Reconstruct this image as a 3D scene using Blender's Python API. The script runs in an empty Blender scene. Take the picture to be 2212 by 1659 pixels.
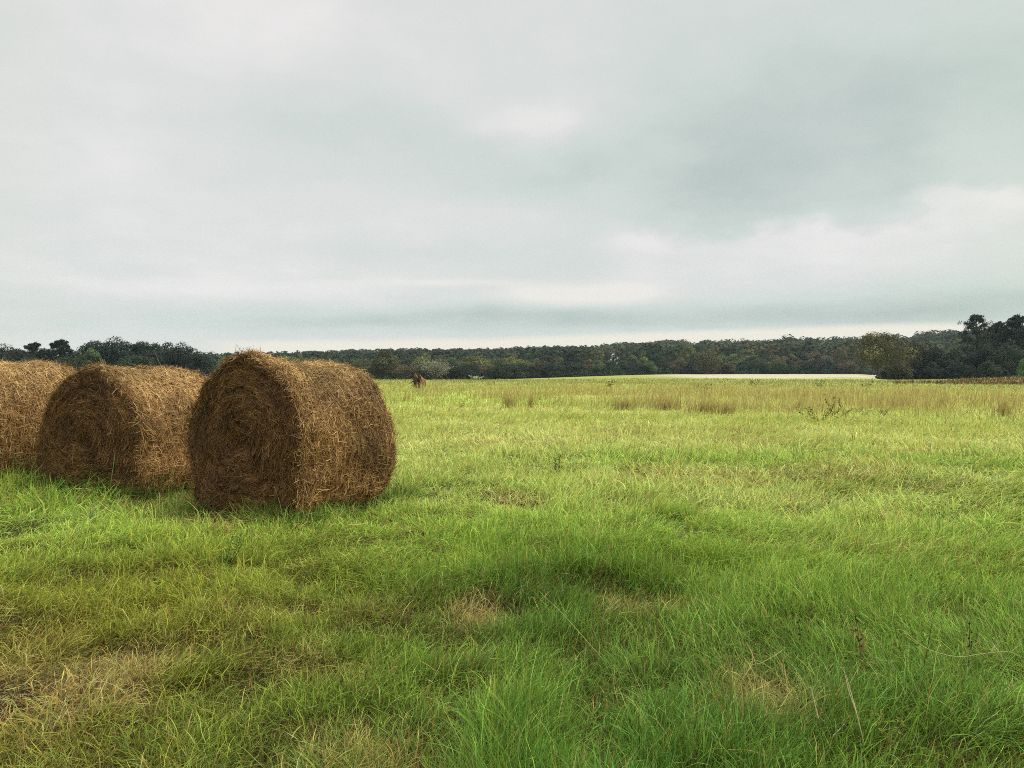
import bpy, math
import numpy as np
from mathutils import Vector

# ------------------------------------------------------------------ camera, sky, sun, exposure
S = bpy.context.scene
COL = S.collection
CAMZ, FPX, CX, HY = 1.43, 1671.0, 1106.0, 800.0      # photograph measured on a 2212 x 1659 copy of it

cam_d = bpy.data.cameras.new('camera')
cam = bpy.data.objects.new('camera', cam_d)
COL.objects.link(cam)
cam.location = (0, 0, CAMZ)
cam.rotation_euler = (math.radians(90 - 1.01), 0, 0)
cam_d.sensor_width = 36.0
cam_d.lens = 36.0 * FPX / 2212.0
cam_d.clip_start = 0.05
cam_d.clip_end = 6000
S.camera = cam

SUN_DIR = Vector((0.86, -0.26, 0.80)).normalized()
sun_d = bpy.data.lights.new('sun', 'SUN')
sun_d.energy = 1.5
sun_d.angle = math.radians(14)
sun_d.color = (1.0, 0.93, 0.80)
sun = bpy.data.objects.new('sun', sun_d)
COL.objects.link(sun)
sun.location = (60, -20, 60)
sun.rotation_euler = SUN_DIR.to_track_quat('Z', 'Y').to_euler()

S.view_settings.view_transform = 'Standard'
S.view_settings.look = 'None'
S.view_settings.gamma = 1.0
S.view_settings.exposure = 1.15
S.view_settings.use_curve_mapping = False
S.cycles.max_bounces = 8
S.cycles.diffuse_bounces = 3
S.cycles.glossy_bounces = 2
S.cycles.transmission_bounces = 3
S.cycles.volume_bounces = 0
S.cycles.transparent_max_bounces = 8
S.cycles.filter_width = 1.0
S.cycles.use_denoising = False
S.cycles.denoiser = 'OPENIMAGEDENOISE'
S.cycles.denoising_input_passes = 'RGB_ALBEDO_NORMAL'
S.cycles.denoising_prefilter = 'ACCURATE'
S.render.film_transparent = False

ZENITH = 2.1        # an overcast sky is brighter overhead than at the horizon
SKY_GAIN = 0.462


class NT:
    """small helper for building node graphs"""
    def __init__(self, tree):
        self.t = tree
        self.n = tree.nodes
        self.l = tree.links

    def node(self, typ, **kw):
        nd = self.n.new(typ)
        for k, v in kw.items():
            setattr(nd, k, v)
        return nd

    def link(self, a, b):
        self.l.new(a, b)

    def put(self, sock, v):
        if hasattr(v, 'is_output'):
            self.l.new(v, sock)
        else:
            sock.default_value = v

    def m(self, op, a, b=None, c=None, clamp=False):
        nd = self.n.new('ShaderNodeMath')
        nd.operation = op
        nd.use_clamp = clamp
        self.put(nd.inputs[0], a)
        if b is not None:
            self.put(nd.inputs[1], b)
        if c is not None:
            self.put(nd.inputs[2], c)
        return nd.outputs[0]

    def smooth(self, x, lo, hi, a=0.0, b=1.0):
        nd = self.n.new('ShaderNodeMapRange')
        nd.interpolation_type = 'SMOOTHSTEP'
        self.put(nd.inputs[0], x)
        nd.inputs[1].default_value = lo
        nd.inputs[2].default_value = hi
        nd.inputs[3].default_value = a
        nd.inputs[4].default_value = b
        return nd.outputs[0]

    def noise(self, vec, scale, detail=4.0, rough=0.5):
        nd = self.n.new('ShaderNodeTexNoise')
        if vec is not None:
            self.l.new(vec, nd.inputs['Vector'])
        nd.inputs['Scale'].default_value = scale
        nd.inputs['Detail'].default_value = detail
        nd.inputs['Roughness'].default_value = rough
        return nd.outputs['Fac']

    def mix(self, f, a, b, blend='MIX'):
        nd = self.n.new('ShaderNodeMix')
        nd.data_type = 'RGBA'
        nd.blend_type = blend
        self.put(nd.inputs[0], f)
        self.put(nd.inputs[6], a if hasattr(a, 'is_output') else (*a, 1) if len(a) == 3 else a)
        self.put(nd.inputs[7], b if hasattr(b, 'is_output') else (*b, 1) if len(b) == 3 else b)
        return nd.outputs[2]


def build_world():
    w = bpy.data.worlds.new('World')
    S.world = w
    w.use_nodes = True
    g = NT(w.node_tree)
    g.n.clear()
    out = g.node('ShaderNodeOutputWorld')
    bg = g.node('ShaderNodeBackground')
    g.link(bg.outputs[0], out.inputs[0])
    tc = g.node('ShaderNodeTexCoord')
    d = tc.outputs['Generated']
    sep = g.node('ShaderNodeSeparateXYZ')
    g.link(d, sep.inputs[0])
    dx, dy, dz = sep.outputs
    # direction of sight as azimuth A and elevation E (radians, here in thousandths)
    A0 = g.m('MULTIPLY', g.m('ARCTAN2', dx, dy), 1000.0)
    E0 = g.m('MULTIPLY', g.m('ARCSINE', dz), 1000.0)
    # a cloud deck seen in perspective: flat layer coordinates
    den = g.m('ADD', g.m('MAXIMUM', dz, 0.0), 0.13)
    cmb = g.node('ShaderNodeCombineXYZ')
    g.link(g.m('DIVIDE', dx, den), cmb.inputs[0])
    g.link(g.m('DIVIDE', dy, den), cmb.inputs[1])
    deck = cmb.outputs[0]
    n_big = g.noise(deck, 0.9, 5.0, 0.55)
    n_mid = g.noise(deck, 2.1, 6.0, 0.55)
    mp = g.node('ShaderNodeMapping')
    mp.inputs['Location'].default_value = (13.1, 4.7, 2.2)
    g.link(deck, mp.inputs[0])
    n_warp = g.noise(mp.outputs[0], 1.3, 5.0, 0.55)
    ae = g.node('ShaderNodeCombineXYZ')
    g.link(g.m('MULTIPLY', A0, 0.001), ae.inputs[0])
    g.link(g.m('MULTIPLY', E0, 0.0016), ae.inputs[1])
    n_puff = g.noise(ae.outputs[0], 9.0, 6.0, 0.55)
    n_puff2 = g.noise(ae.outputs[0], 3.5, 5.0, 0.5)

    wA = g.m('MULTIPLY', g.m('SUBTRACT', n_warp, 0.5), 300.0)
    wE = g.m('MULTIPLY', g.m('SUBTRACT', n_puff2, 0.5), 150.0)
    A = g.m('ADD', A0, wA)
    E = g.m('ADD', E0, wE)

    def ae_of(px, py):
        a = math.atan((px - CX) / FPX)
        return 1000 * a, 1000 * math.atan((HY - py) / FPX * math.cos(a))

    def blob(px, py, sx, sy, amp, a=A, e=E):
        ca, ce = ae_of(px, py)
        ka, ke = 1.0 / (sx * 0.56), 1.0 / (sy * 0.58)
        u = g.m('MULTIPLY', g.m('SUBTRACT', a, ca), ka)
        v = g.m('MULTIPLY', g.m('SUBTRACT', e, ce), ke)
        r = g.m('ADD', g.m('MULTIPLY', u, u), g.m('MULTIPLY', v, v))
        return g.m('MULTIPLY', g.m('EXPONENT', g.m('MULTIPLY', r, -1.0)), amp)

    val = g.smooth(A, -560.0, 620.0, 0.84, 0.52)
    for b in [(1780, 280, 380, 170, -0.34), (1620, 420, 260, 50, -0.18), (1150, 255, 180, 36, 0.30),
              (800, 300, 260, 80, -0.26), (1200, 375, 260, 60, -0.22), (500, 20, 230, 90, 0.20), (1250, 560, 320, 32, -0.10),
              (560, 610, 420, 50, 0.10), (2150, 330, 120, 120, 0.10), (2180, 60, 150, 120, 0.08),
              (150, 560, 200, 120, -0.12), (60, 240, 90, 160, -0.03), (1050, 480, 260, 50, 0.10), (420, 420, 260, 60, -0.06)]:
        val = g.m('ADD', val, blob(*b))
    # the grey belt low above the horizon, the bright slit in it
    E1 = g.m('ADD', E0, g.m('MULTIPLY', g.m('SUBTRACT', n_puff2, 0.5), 22.0))
    A1 = g.m('ADD', A0, g.m('MULTIPLY', g.m('SUBTRACT', n_puff, 0.5), 120.0))
    for b in [(1050, 690, 760, 32, -0.52), (1900, 672, 420, 40, -0.36), (250, 700, 420, 40, -0.10)]:
        val = g.m('ADD', val, blob(*b, a=A1, e=E1))
    slit = g.m('ADD', blob(1265, 638, 150, 20, 0.60, A1, E1), blob(950, 612, 230, 8, 0.16, A1, E1))
    val = g.m('ADD', val, slit)
    # cumulus bank at the right with a crisp upper edge
    top = g.m('ADD', g.m('MULTIPLY', g.m('SUBTRACT', n_puff2, 0.5), 70.0), g.m('MULTIPLY', g.m('SUBTRACT', n_puff, 0.5), 130.0))
    edge = g.m('ADD', g.m('SUBTRACT', 186.0, E0), top)
    edge = g.m('ADD', edge, g.smooth(A0, 250.0, 540.0, -6.0, 22.0))
    cum = g.m('MULTIPLY', g.smooth(edge, -4.0, 36.0), g.m('EXPONENT', g.m('MULTIPLY', g.m('MAXIMUM', edge, 0.0), -0.016)))
    cum = g.m('MULTIPLY', cum, g.m('MULTIPLY', g.smooth(A0, 70.0, 190.0), g.smooth(A0, 560.0, 720.0, 1.0, 0.3)))
    val = g.m('ADD', val, g.m('MULTIPLY', cum, 0.75))
    # cloud texture
    val = g.m('ADD', val, g.m('MULTIPLY', g.m('SUBTRACT', n_big, 0.5), 0.62))
    val = g.m('ADD', val, g.m('MULTIPLY', g.m('SUBTRACT', n_mid, 0.5), 0.28))
    val = g.m('ADD', val, g.m('MULTIPLY', g.m('SUBTRACT', n_puff, 0.5), 0.36))
    ramp = g.node('ShaderNodeValToRGB')
    g.link(val, ramp.inputs[0])
    cr = ramp.color_ramp
    cr.elements[0].position = 0.0
    cr.elements[0].color = (0.445, 0.520, 0.490, 1)
    cr.elements[1].position = 1.0
    cr.elements[1].color = (0.845, 0.822, 0.806, 1)
    e = cr.elements.new(0.45)
    e.color = (0.630, 0.690, 0.655, 1)
    e = cr.elements.new(0.78)
    e.color = (0.738, 0.745, 0.725, 1)
    colr = g.mix(g.m('MULTIPLY', g.smooth(A0, 380.0, 640.0), 0.5), ramp.outputs[0], (0.96, 1.0, 0.90, 1), 'MULTIPLY')
    colr = g.mix(g.m('MULTIPLY', slit, 2.0, clamp=True), colr, (0.86, 0.825, 0.755, 1))
    colr = g.mix(g.m('MULTIPLY', g.smooth(A0, -480.0, -640.0), 0.6), colr, (1.0, 1.0, 0.93, 1), 'MULTIPLY')
    # clear pale strip along the horizon under the cloud deck
    hz = g.m('ADD', g.m('SUBTRACT', 47.0, E0), g.m('MULTIPLY', g.m('SUBTRACT', n_puff2, 0.5), 16.0))
    hz = g.m('ADD', hz, g.smooth(A0, -350.0, 350.0, -11.0, 7.0))
    strip = g.m('MULTIPLY', g.smooth(hz, -3.0, 7.0), g.smooth(A0, -420.0, -300.0))
    colr = g.mix(g.m('MULTIPLY', strip, 0.96), colr, (0.90, 0.845, 0.735, 1))
    gain = g.m('MULTIPLY', g.smooth(E0, 520.0, 1150.0, 1.0, 1.0 + ZENITH), SKY_GAIN)
    vm = g.node('ShaderNodeVectorMath', operation='SCALE')
    g.link(colr, vm.inputs[0])
    g.link(gain, vm.inputs['Scale'])
    # a little of the blue sky above comes through the cloud
    sky = g.node('ShaderNodeTexSky')
    sky.sky_type = 'NISHITA'
    sky.sun_disc = False
    sky.sun_elevation = math.asin(SUN_DIR.z)
    sky.sun_rotation = math.atan2(SUN_DIR.x, SUN_DIR.y)
    sv = g.node('ShaderNodeVectorMath', operation='SCALE')
    g.link(sky.outputs[0], sv.inputs[0])
    sv.inputs['Scale'].default_value = 0.06
    fin = g.mix(0.94, sv.outputs[0], vm.outputs[0])
    g.link(fin, bg.inputs[0])
    bg.inputs[1].default_value = 1.0


build_world()

# ------------------------------------------------------------------ helpers
rng = np.random.default_rng(7)


def smoothstep(a, b, x):
    t = np.clip((x - a) / (b - a), 0, 1)
    return t * t * (3 - 2 * t)


def _hash(ix, iy, seed):
    h = (ix.astype(np.int64) * 374761393 + iy.astype(np.int64) * 668265263 + seed * 974634777) & 0xFFFFFFFF
    h = ((h ^ (h >> 13)) * 1274126177) & 0xFFFFFFFF
    h = h ^ (h >> 16)
    return (h & 0xFFFFFF) / float(0xFFFFFF)


def vnoise(x, y, seed=0):
    ix, iy = np.floor(x), np.floor(y)
    fx, fy = x - ix, y - iy
    fx = fx * fx * (3 - 2 * fx)
    fy = fy * fy * (3 - 2 * fy)
    a = _hash(ix, iy, seed)
    b = _hash(ix + 1, iy, seed)
    c = _hash(ix, iy + 1, seed)
    d = _hash(ix + 1, iy + 1, seed)
    return (a * (1 - fx) + b * fx) * (1 - fy) + (c * (1 - fx) + d * fx) * fy


def fbm(x, y, seed=0, octv=4):
    s, amp, tot = 0.0, 1.0, 0.0
    for i in range(octv):
        s = s + amp * vnoise(x * 2 ** i + 17.3 * i, y * 2 ** i - 9.1 * i, seed + i)
        tot += amp
        amp *= 0.5
    return s / tot


def norm(v):
    return v / np.maximum(np.linalg.norm(v, axis=-1, keepdims=True), 1e-9)


def mesh_from(name, verts, quads=None, cols=None, tris=None, smooth=False):
    """numpy arrays -> mesh; cols are per-vertex colours stored in the attribute col"""
    me = bpy.data.meshes.new(name)
    verts = np.ascontiguousarray(verts, np.float32)
    me.vertices.add(len(verts))
    me.vertices.foreach_set('co', verts.ravel())
    parts, starts, n = [], [], 0
    if quads is not None and len(quads):
        q = np.asarray(quads, np.int32)
        parts.append(q.ravel())
        starts.append(np.arange(len(q), dtype=np.int32) * 4)
        n += q.size
    if tris is not None and len(tris):
        t = np.asarray(tris, np.int32)
        parts.append(t.ravel())
        starts.append(n + np.arange(len(t), dtype=np.int32) * 3)
        n += t.size
    loops = np.concatenate(parts)
    st = np.concatenate(starts)
    me.loops.add(len(loops))
    me.loops.foreach_set('vertex_index', loops)
    me.polygons.add(len(st))
    me.polygons.foreach_set('loop_start', st)
    me.polygons.foreach_set('use_smooth', np.full(len(st), smooth, bool))
    me.update(calc_edges=True)
    if cols is not None:
        c = np.ones((len(verts), 4), np.float32)
        c[:, :3] = cols
        at = me.color_attributes.new('col', 'FLOAT_COLOR', 'POINT')
        at.data.foreach_set('color', c.ravel())
    me.validate()
    return me


def obj(name, me, mat=None, parent=None, loc=None):
    o = bpy.data.objects.new(name, me)
    COL.objects.link(o)
    if mat is not None and me is not None and not me.materials:
        me.materials.append(mat)
    if parent is not None:
        o.parent = parent
    if loc is not None:
        o.location = loc
    return o


def tag(o, label=None, cat=None, group=None, kind=None):
    if label:
        o['label'] = label
    if cat:
        o['category'] = cat
    if group:
        o['group'] = group
    if kind:
        o['kind'] = kind
    return o


class Acc:
    """collects vertices / quads / colours of several pieces into one mesh"""
    def __init__(self):
        self.v, self.q, self.c, self.n = [], [], [], 0

    def add(self, v, q, c):
        v = np.asarray(v, float)
        self.v.append(v)
        self.q.append(np.asarray(q) + self.n)
        c = np.asarray(c, float)
        self.c.append(np.broadcast_to(c, (len(v), 3)) if c.ndim == 1 else c)
        self.n += len(v)

    def mesh(self, name, smooth=False):
        return mesh_from(name, np.concatenate(self.v), np.concatenate(self.q), np.concatenate(self.c), smooth=smooth)


def tube(acc, pts, rad, col, sides=6):
    pts = np.asarray(pts, float)
    k = len(pts)
    rad = np.broadcast_to(np.asarray(rad, float), (k,))
    t = norm(np.gradient(pts, axis=0))
    up = np.array([0.31, 0.77, 0.56])
    a = norm(np.cross(t, up))
    b = np.cross(t, a)
    th = np.linspace(0, 2 * np.pi, sides, endpoint=False)
    ring = np.cos(th)[None, :, None] * a[:, None, :] + np.sin(th)[None, :, None] * b[:, None, :]
    v = pts[:, None, :] + ring * rad[:, None, None]
    i = np.arange(k - 1)[:, None] * sides
    j = np.arange(sides)[None, :]
    j2 = (j + 1) % sides
    q = np.stack([i + j, i + j2, i + sides + j2, i + sides + j], -1).reshape(-1, 4)
    c = np.asarray(col, float)
    if c.ndim == 2:
        c = np.repeat(c, sides, axis=0)
    acc.add(v.reshape(-1, 3), q, c)


def leaf_quads(centers, normals, size, aspect, cols, r):
    """diamond shaped leaf-sized faces"""
    n = len(centers)
    nn = norm(normals)
    rv = norm(r.normal(size=(n, 3)))
    a = norm(np.cross(nn, rv))
    b = np.cross(nn, a)
    s = np.asarray(size).reshape(-1, 1)
    fold = nn * s * r.uniform(-0.25, 0.25, (n, 1))
    v = np.stack([centers - a * s, centers + b * s * aspect + fold, centers + a * s, centers - b * s * aspect + fold], 1).reshape(-1, 3)
    q = np.arange(4 * n).reshape(n, 4)
    return v, q, np.repeat(cols, 4, axis=0)


def ribbons(P, T, N, length, width, k, curl, lift, hug, cols, r):
    """thin curved strips (straws): centre P, direction T, surface normal N"""
    n = len(P)
    B = norm(np.cross(T, N))
    t = np.linspace(-0.5, 0.5, k + 1)
    L = length[:, None, None]
    tt = t[None, :, None]
    c = P[:, None, :] + T[:, None, :] * (L * tt)
    c = c + B[:, None, :] * (curl[:, None, None] * L * (tt ** 2 - 0.08))
    c = c + N[:, None, :] * (lift[:, 0][:, None, None] * L * tt + lift[:, 1][:, None, None] * L * tt * tt)
    c = c - N[:, None, :] * (hug[:, None, None] * (L * tt) ** 2)
    roll = r.uniform(-0.9, 0.9, n)[:, None]
    W = norm(B * np.cos(roll) + N * np.sin(roll))
    w = (width[:, None] * np.array([0.65] + [1.0] * (k - 1) + [0.5])[None, :])[:, :, None] * 0.5
    v = np.stack([c - W[:, None, :] * w, c + W[:, None, :] * w], 2)     # n, k+1, 2, 3
    base = (np.arange(n) * 2 * (k + 1))[:, None]
    i = np.arange(k)[None, :] * 2
    q = np.stack([base + i, base + i + 1, base + i + 3, base + i + 2], -1).reshape(-1, 4)
    return v.reshape(-1, 3), q, np.repeat(cols, 2 * (k + 1), axis=0)


# ------------------------------------------------------------------ materials
def mat_attr(name, rough=0.7, spec=0.25, transl=0.0, noise=None, tint=False, bump=None):
    """surface whose own colour comes from the attribute col, times a fine procedural variation"""
    m = bpy.data.materials.new(name)
    m.use_nodes = True
    g = NT(m.node_tree)
    g.n.clear()
    out = g.node('ShaderNodeOutputMaterial')
    at = g.node('ShaderNodeAttribute', attribute_name='col')
    c = at.outputs['Color']
    if tint:
        oi = g.node('ShaderNodeObjectInfo')
        c = g.mix(1.0, c, oi.outputs['Color'], 'MULTIPLY')
    tc = g.node('ShaderNodeTexCoord')
    if noise:
        f = g.noise(tc.outputs['Object'], noise[0], 5.0, 0.6)
        f2 = g.smooth(f, 0.3, 0.7, 1 - noise[1], 1 + noise[1])
        vm = g.node('ShaderNodeVectorMath', operation='SCALE')
        g.link(c, vm.inputs[0])
        g.link(f2, vm.inputs['Scale'])
        c = vm.outputs[0]
    p = g.node('ShaderNodeBsdfPrincipled')
    g.link(c, p.inputs['Base Color'])
    p.inputs['Roughness'].default_value = rough
    p.inputs['Specular IOR Level'].default_value = spec
    if bump:
        bn = g.node('ShaderNodeBump')
        bn.inputs['Strength'].default_value = bump[1]
        bn.inputs['Distance'].default_value = bump[2]
        g.link(g.noise(tc.outputs['Object'], bump[0], 6.0, 0.65), bn.inputs['Height'])
        g.link(bn.outputs[0], p.inputs['Normal'])
    sh = p.outputs[0]
    if transl:
        tr = g.node('ShaderNodeBsdfTranslucent')
        g.link(c, tr.inputs[0])
        mx = g.node('ShaderNodeMixShader')
        mx.inputs[0].default_value = transl
        g.link(sh, mx.inputs[1])
        g.link(tr.outputs[0], mx.inputs[2])
        sh = mx.outputs[0]
    g.link(sh, out.inputs[0])
    return m


M_GROUND = mat_attr('meadow_ground', 0.95, 0.05, noise=(7.0, 0.45), bump=(24.0, 0.9, 0.03))
M_BLADE = mat_attr('grass_blade', 0.6, 0.16, transl=0.35)
M_DRY = mat_attr('dry_grass', 0.7, 0.2, transl=0.25)
M_STRAW = mat_attr('hay_straw', 0.65, 0.25, transl=0.08)
M_HAYCORE = mat_attr('packed_hay', 0.9, 0.1, noise=(22.0, 0.45), bump=(60.0, 0.8, 0.02))
M_BARK = mat_attr('bark', 0.9, 0.1, noise=(3.0, 0.3), bump=(8.0, 0.6, 0.05), tint=False)
M_LEAF = mat_attr('foliage', 0.65, 0.2, transl=0.2, tint=True)
M_WEED = mat_attr('weed_leaf', 0.75, 0.08, transl=0.25)
M_WOOD = mat_attr('dead_wood', 0.9, 0.1, noise=(14.0, 0.45), bump=(30.0, 0.8, 0.03))
M_PAINT = mat_attr('house_surface', 0.6, 0.3, noise=(1.5, 0.08))


# ------------------------------------------------------------------ terrain
def az_px(x, y):
    """bearing of a place in the field, given as the photograph's column for places ahead of the camera"""
    yy = np.where(y > 0.05, y, 0.05)
    p = CX + FPX * x / yy
    return np.clip(np.where(y > 0.05, p, np.where(x > 0, 9e3, -9e3)), -6e3, 8e3)


RIDGE_PX = np.array([-4000, -600, 0, 430, 520, 600, 700, 800, 900, 1000, 1100, 1180, 1250, 1268, 1300, 1340, 1400, 1430, 1500, 1560, 1650, 1700, 1780, 1850, 1950, 2000, 2060, 2212, 2800, 6000])
RIDGE_Y = np.array([770, 770, 768, 766, 761, 757, 754, 750, 748, 749, 748, 745, 747, 750, 746, 744, 741, 739, 744, 740, 742, 736, 739, 737, 735, 731, 727, 722, 730, 770])


def hill_h(x, y):
    d = np.hypot(x, y)
    px = az_px(x, y)
    top = np.interp(px, RIDGE_PX, RIDGE_Y)
    crest = (HY - top) / FPX * 780 + CAMZ - 13.0
    return smoothstep(330, 780, d) * np.maximum(crest, 0) * (y > 0)


def terrain(x, y):
    x = np.asarray(x, float)
    y = np.asarray(y, float)
    d = np.hypot(x, y)
    px = az_px(x, y)
    near = 1 - smoothstep(30, 70, d)
    z = (fbm(x / 0.55, y / 0.55, 3, 2) - 0.5) * 0.11 * (1 - smoothstep(12, 30, d))
    z = z + (fbm(x / 2.2, y / 2.2, 5, 3) - 0.5) * 0.16 * near * smoothstep(0.5, 3.0, d) * 0.4
    z = z + (fbm(x / 14, y / 14, 9, 3) - 0.5) * 0.25 * smoothstep(8, 30, d) * (1 - smoothstep(100, 300, d))
    left = 1 - smoothstep(900, 1480, px)
    z = z - left * np.clip((d - 112) * 0.014, 0, 3.2)
    # hollow where the big oak stands, rise to its right
    fr = smoothstep(1840, 1960, px)
    rise = np.interp(px, [1850, 1905, 2050, 2212, 2800, 6000], [0, -0.36, -0.10, 0.42, 0.8, 0.3])
    z = z + fr * rise * smoothstep(95, 150, d)
    z = z - fr * np.clip((d - 152) * 0.02, 0, 2.0) * (1 - smoothstep(250, 420, d))
    return z + hill_h(x, y)


def mixc(a, b, t):
    t = np.asarray(t)[..., None]
    return a * (1 - t) + b * t


G1 = np.array([0.060, 0.138, 0.015])
G2 = np.array([0.222, 0.345, 0.044])
YG = np.array([0.450, 0.475, 0.135])
FAR = np.array([0.270, 0.285, 0.078])
TAN = np.array([0.420, 0.310, 0.115])
BRN = np.array([0.190, 0.105, 0.035])
PALE = np.array([0.430, 0.395, 0.270])
RUST = np.array([0.150, 0.085, 0.040])


def dry_mask(x, y):
    d = np.hypot(x, y)
    n = fbm(x / 0.9, y / 0.9, 31, 4)
    n2 = fbm(x / 0.35, y / 0.35, 37, 3)
    left = (1 - smoothstep(-1.6, 0.1, x)) * (1 - smoothstep(3.6, 5.2, d))
    w = left * smoothstep(0.36, 0.62, n * 0.75 + n2 * 0.25) * 1.0
    w = np.maximum(w, np.exp(-(((x + 0.22) / 0.15) ** 2 + ((y - 4.5) / 0.22) ** 2)) * 1.0)
    w = np.maximum(w, np.exp(-(((x - 1.05) / 0.15) ** 2 + ((y - 3.2) / 0.2) ** 2)) * 0.7)
    w = np.maximum(w, 0.4 * smoothstep(0.66, 0.8, n) * (1 - smoothstep(6, 16, d)))
    w = np.maximum(w, 0.30 * smoothstep(0.64, 0.76, fbm(x / 2.4, y / 1.2, 71, 3)) * smoothstep(5, 9, d) * (1 - smoothstep(18, 30, d)))
    return np.clip(w, 0, 1)


def field_color(x, y):
    d = np.hypot(x, y)
    px = az_px(x, y)
    n = fbm(x / 1.6, y / 1.6, 11, 4)
    nb = fbm(x / 7.0, y / 4.0, 13, 4)
    c = mixc(G1, G2, np.clip(0.10 + (n - 0.5) * 1.1 + (nb - 0.5) + 0.23 * (d - 3.2), 0, 1))
    t = smoothstep(6.5, 17, d + (nb - 0.5) * 14 + (n - 0.5) * 4)
    c = mixc(c, np.broadcast_to(YG, c.shape), t * (0.9 - 0.3 * smoothstep(17, 30, d)))
    # yellower at the near left
    t = (1 - smoothstep(-2.6, 0.2, x)) * (1 - smoothstep(4.5, 8.5, d))
    c = mixc(c, np.broadcast_to(np.array([0.260, 0.240, 0.028]), c.shape), t * 0.75)
    c = mixc(c, np.broadcast_to(FAR, c.shape), smoothstep(40, 90, d))
    c = mixc(c, np.broadcast_to(np.array([0.43, 0.37, 0.135]), c.shape), 0.45 * smoothstep(22, 28, d) * (1 - smoothstep(55, 80, d)) * smoothstep(0.35, 0.6, fbm(x / 9, y / 9, 44, 3)))
    c = mixc(c, np.broadcast_to(TAN, c.shape), dry_mask(x, y) * 0.75)
    # stripes and weeds in the far meadow
    s = smoothstep(0.52, 0.72, fbm(x / 20, y / 45, 51, 4)) * smoothstep(70, 110, d)
    c = mixc(c, np.broadcast_to(np.array([0.20, 0.24, 0.06]), c.shape), s * 0.5)
    # the cut pale field beyond
    lim = 128 + 45 * (1 - smoothstep(1300, 1700, px)) + (fbm(x / 30, y / 60, 61, 3) - 0.5) * 30
    pale = smoothstep(-4, 4, d - lim) * smoothstep(1330, 1500, px + (fbm(x / 40, y / 90, 63, 3) - 0.5) * 160) * (1 - smoothstep(1893, 1900, px))
    stripe = 0.45 + 0.55 * smoothstep(0.38, 0.55, fbm(x / 70, y / 34, 67, 4))
    c = mixc(c, np.broadcast_to(PALE, c.shape), np.clip(pale * stripe, 0, 1))
    c = mixc(c, np.broadcast_to(np.array([0.05, 0.06, 0.025]), c.shape), smoothstep(350, 372, d) * (y > 0))
    return c


def build_ground():
    front = np.radians(np.arange(-48, 48.01, 0.3))
    rest = np.radians(np.arange(52, 308.1, 4))
    ang = np.concatenate([front, rest])
    rad = np.concatenate([[0.02], np.geomspace(0.3, 980, 460)])
    A, R = np.meshgrid(ang, rad)
    x, y = R * np.sin(A), R * np.cos(A)
    z = terrain(x, y)
    v = np.stack([x, y, z], -1).reshape(-1, 3)
    na, nr = len(ang), len(rad)
    i = np.arange(nr - 1)[:, None] * na
    j = np.arange(na)[None, :]
    j2 = (j + 1) % na
    q = np.stack([i + j, i + na + j, i + na + j2, i + j2], -1).reshape(-1, 4)
    q = q[:, ::-1]
    d = R.ravel()
    c = field_color(x.ravel(), y.ravel())
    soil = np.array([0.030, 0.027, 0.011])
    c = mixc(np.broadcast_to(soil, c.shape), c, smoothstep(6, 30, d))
    o = obj('ground', mesh_from('ground', v, q, c, smooth=True), M_GROUND)
    tag(o, kind='structure')
    o['label'] = 'meadow ground running out to the wooded hill'


build_ground()

# ------------------------------------------------------------------ hay bales
STRAW_P = np.array([0.49, 0.325, 0.135])
STRAW_M = np.array([0.265, 0.145, 0.050])
STRAW_D = np.array([0.075, 0.034, 0.011])
WEATHER_M = np.array([0.285, 0.150, 0.054])
WEATHER_D = np.array([0.078, 0.037, 0.014])

BALES = [  # x, y of the near end's centre, axis turn (deg), radius, height, length, seed, sag
    dict(c=(-2.59, 7.50), a=28.5, R=0.79, H=1.605, L=1.36, seed=1, flare=0.06, spread=0.02),
    dict(c=(-4.84, 8.86), a=20.5, R=0.80, H=1.495, L=1.40, seed=2, flare=0.0, spread=0.13),
    dict(c=(-7.12, 9.72), a=21.0, R=0.80, H=1.57, L=1.55, seed=3, flare=0.02, spread=0.06),
]


def bale_surface(b, th, s):
    """local point on the rolled side: X along the axis (0 near end), Z up from the ground; th from the top, clockwise"""
    R, H, L = b['R'], b['H'], b['L']
    u = s / L
    endr = 0.045 * (np.clip(1 - u / 0.09, 0, 1) ** 2 + 1.7 * np.clip((u - 0.84) / 0.16, 0, 1) ** 2)
    prof = 1 - endr + b['flare'] * np.exp(-((u - 0.10) / 0.16) ** 2) * np.clip(np.cos(th), -0.2, 1) - 0.035 * np.exp(-((u - 0.45) / 0.22) ** 2)
    lump = (fbm(th * 1.6 + 10 * b['seed'], u * 3.0, 80 + b['seed'], 3) - 0.5) * 0.17 + (fbm(th * 5.0 + 20 * b['seed'], u * 7.0, 84 + b['seed'], 2) - 0.5) * 0.05
    band = 0.009 * np.cos(s * 2 * np.pi / 0.125)
    r = R * (prof + lump) + band
    sn, cs = np.sin(th), np.cos(th)
    low = np.clip(-cs, 0, 1)
    yy = r * np.sign(sn) * np.abs(sn) ** (1 - 0.64 * low) * (1 - 0.06 * cs + b['spread'] * low)
    zz = r * np.where(cs > 0, cs, -np.abs(cs) ** 0.85)
    zc = H - R                       # sags on its own weight: flattened bottom
    z = zc + zz
    floor = 0.02 + 0.02 * np.sin(th * 7 + b['seed'])
    z = np.where(z < 0.20, 0.20 - (0.20 - floor) * (1 - np.exp(-(0.20 - z) / 0.17)), z)
    return np.stack([s + 0 * th, yy, z], -1)


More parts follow.
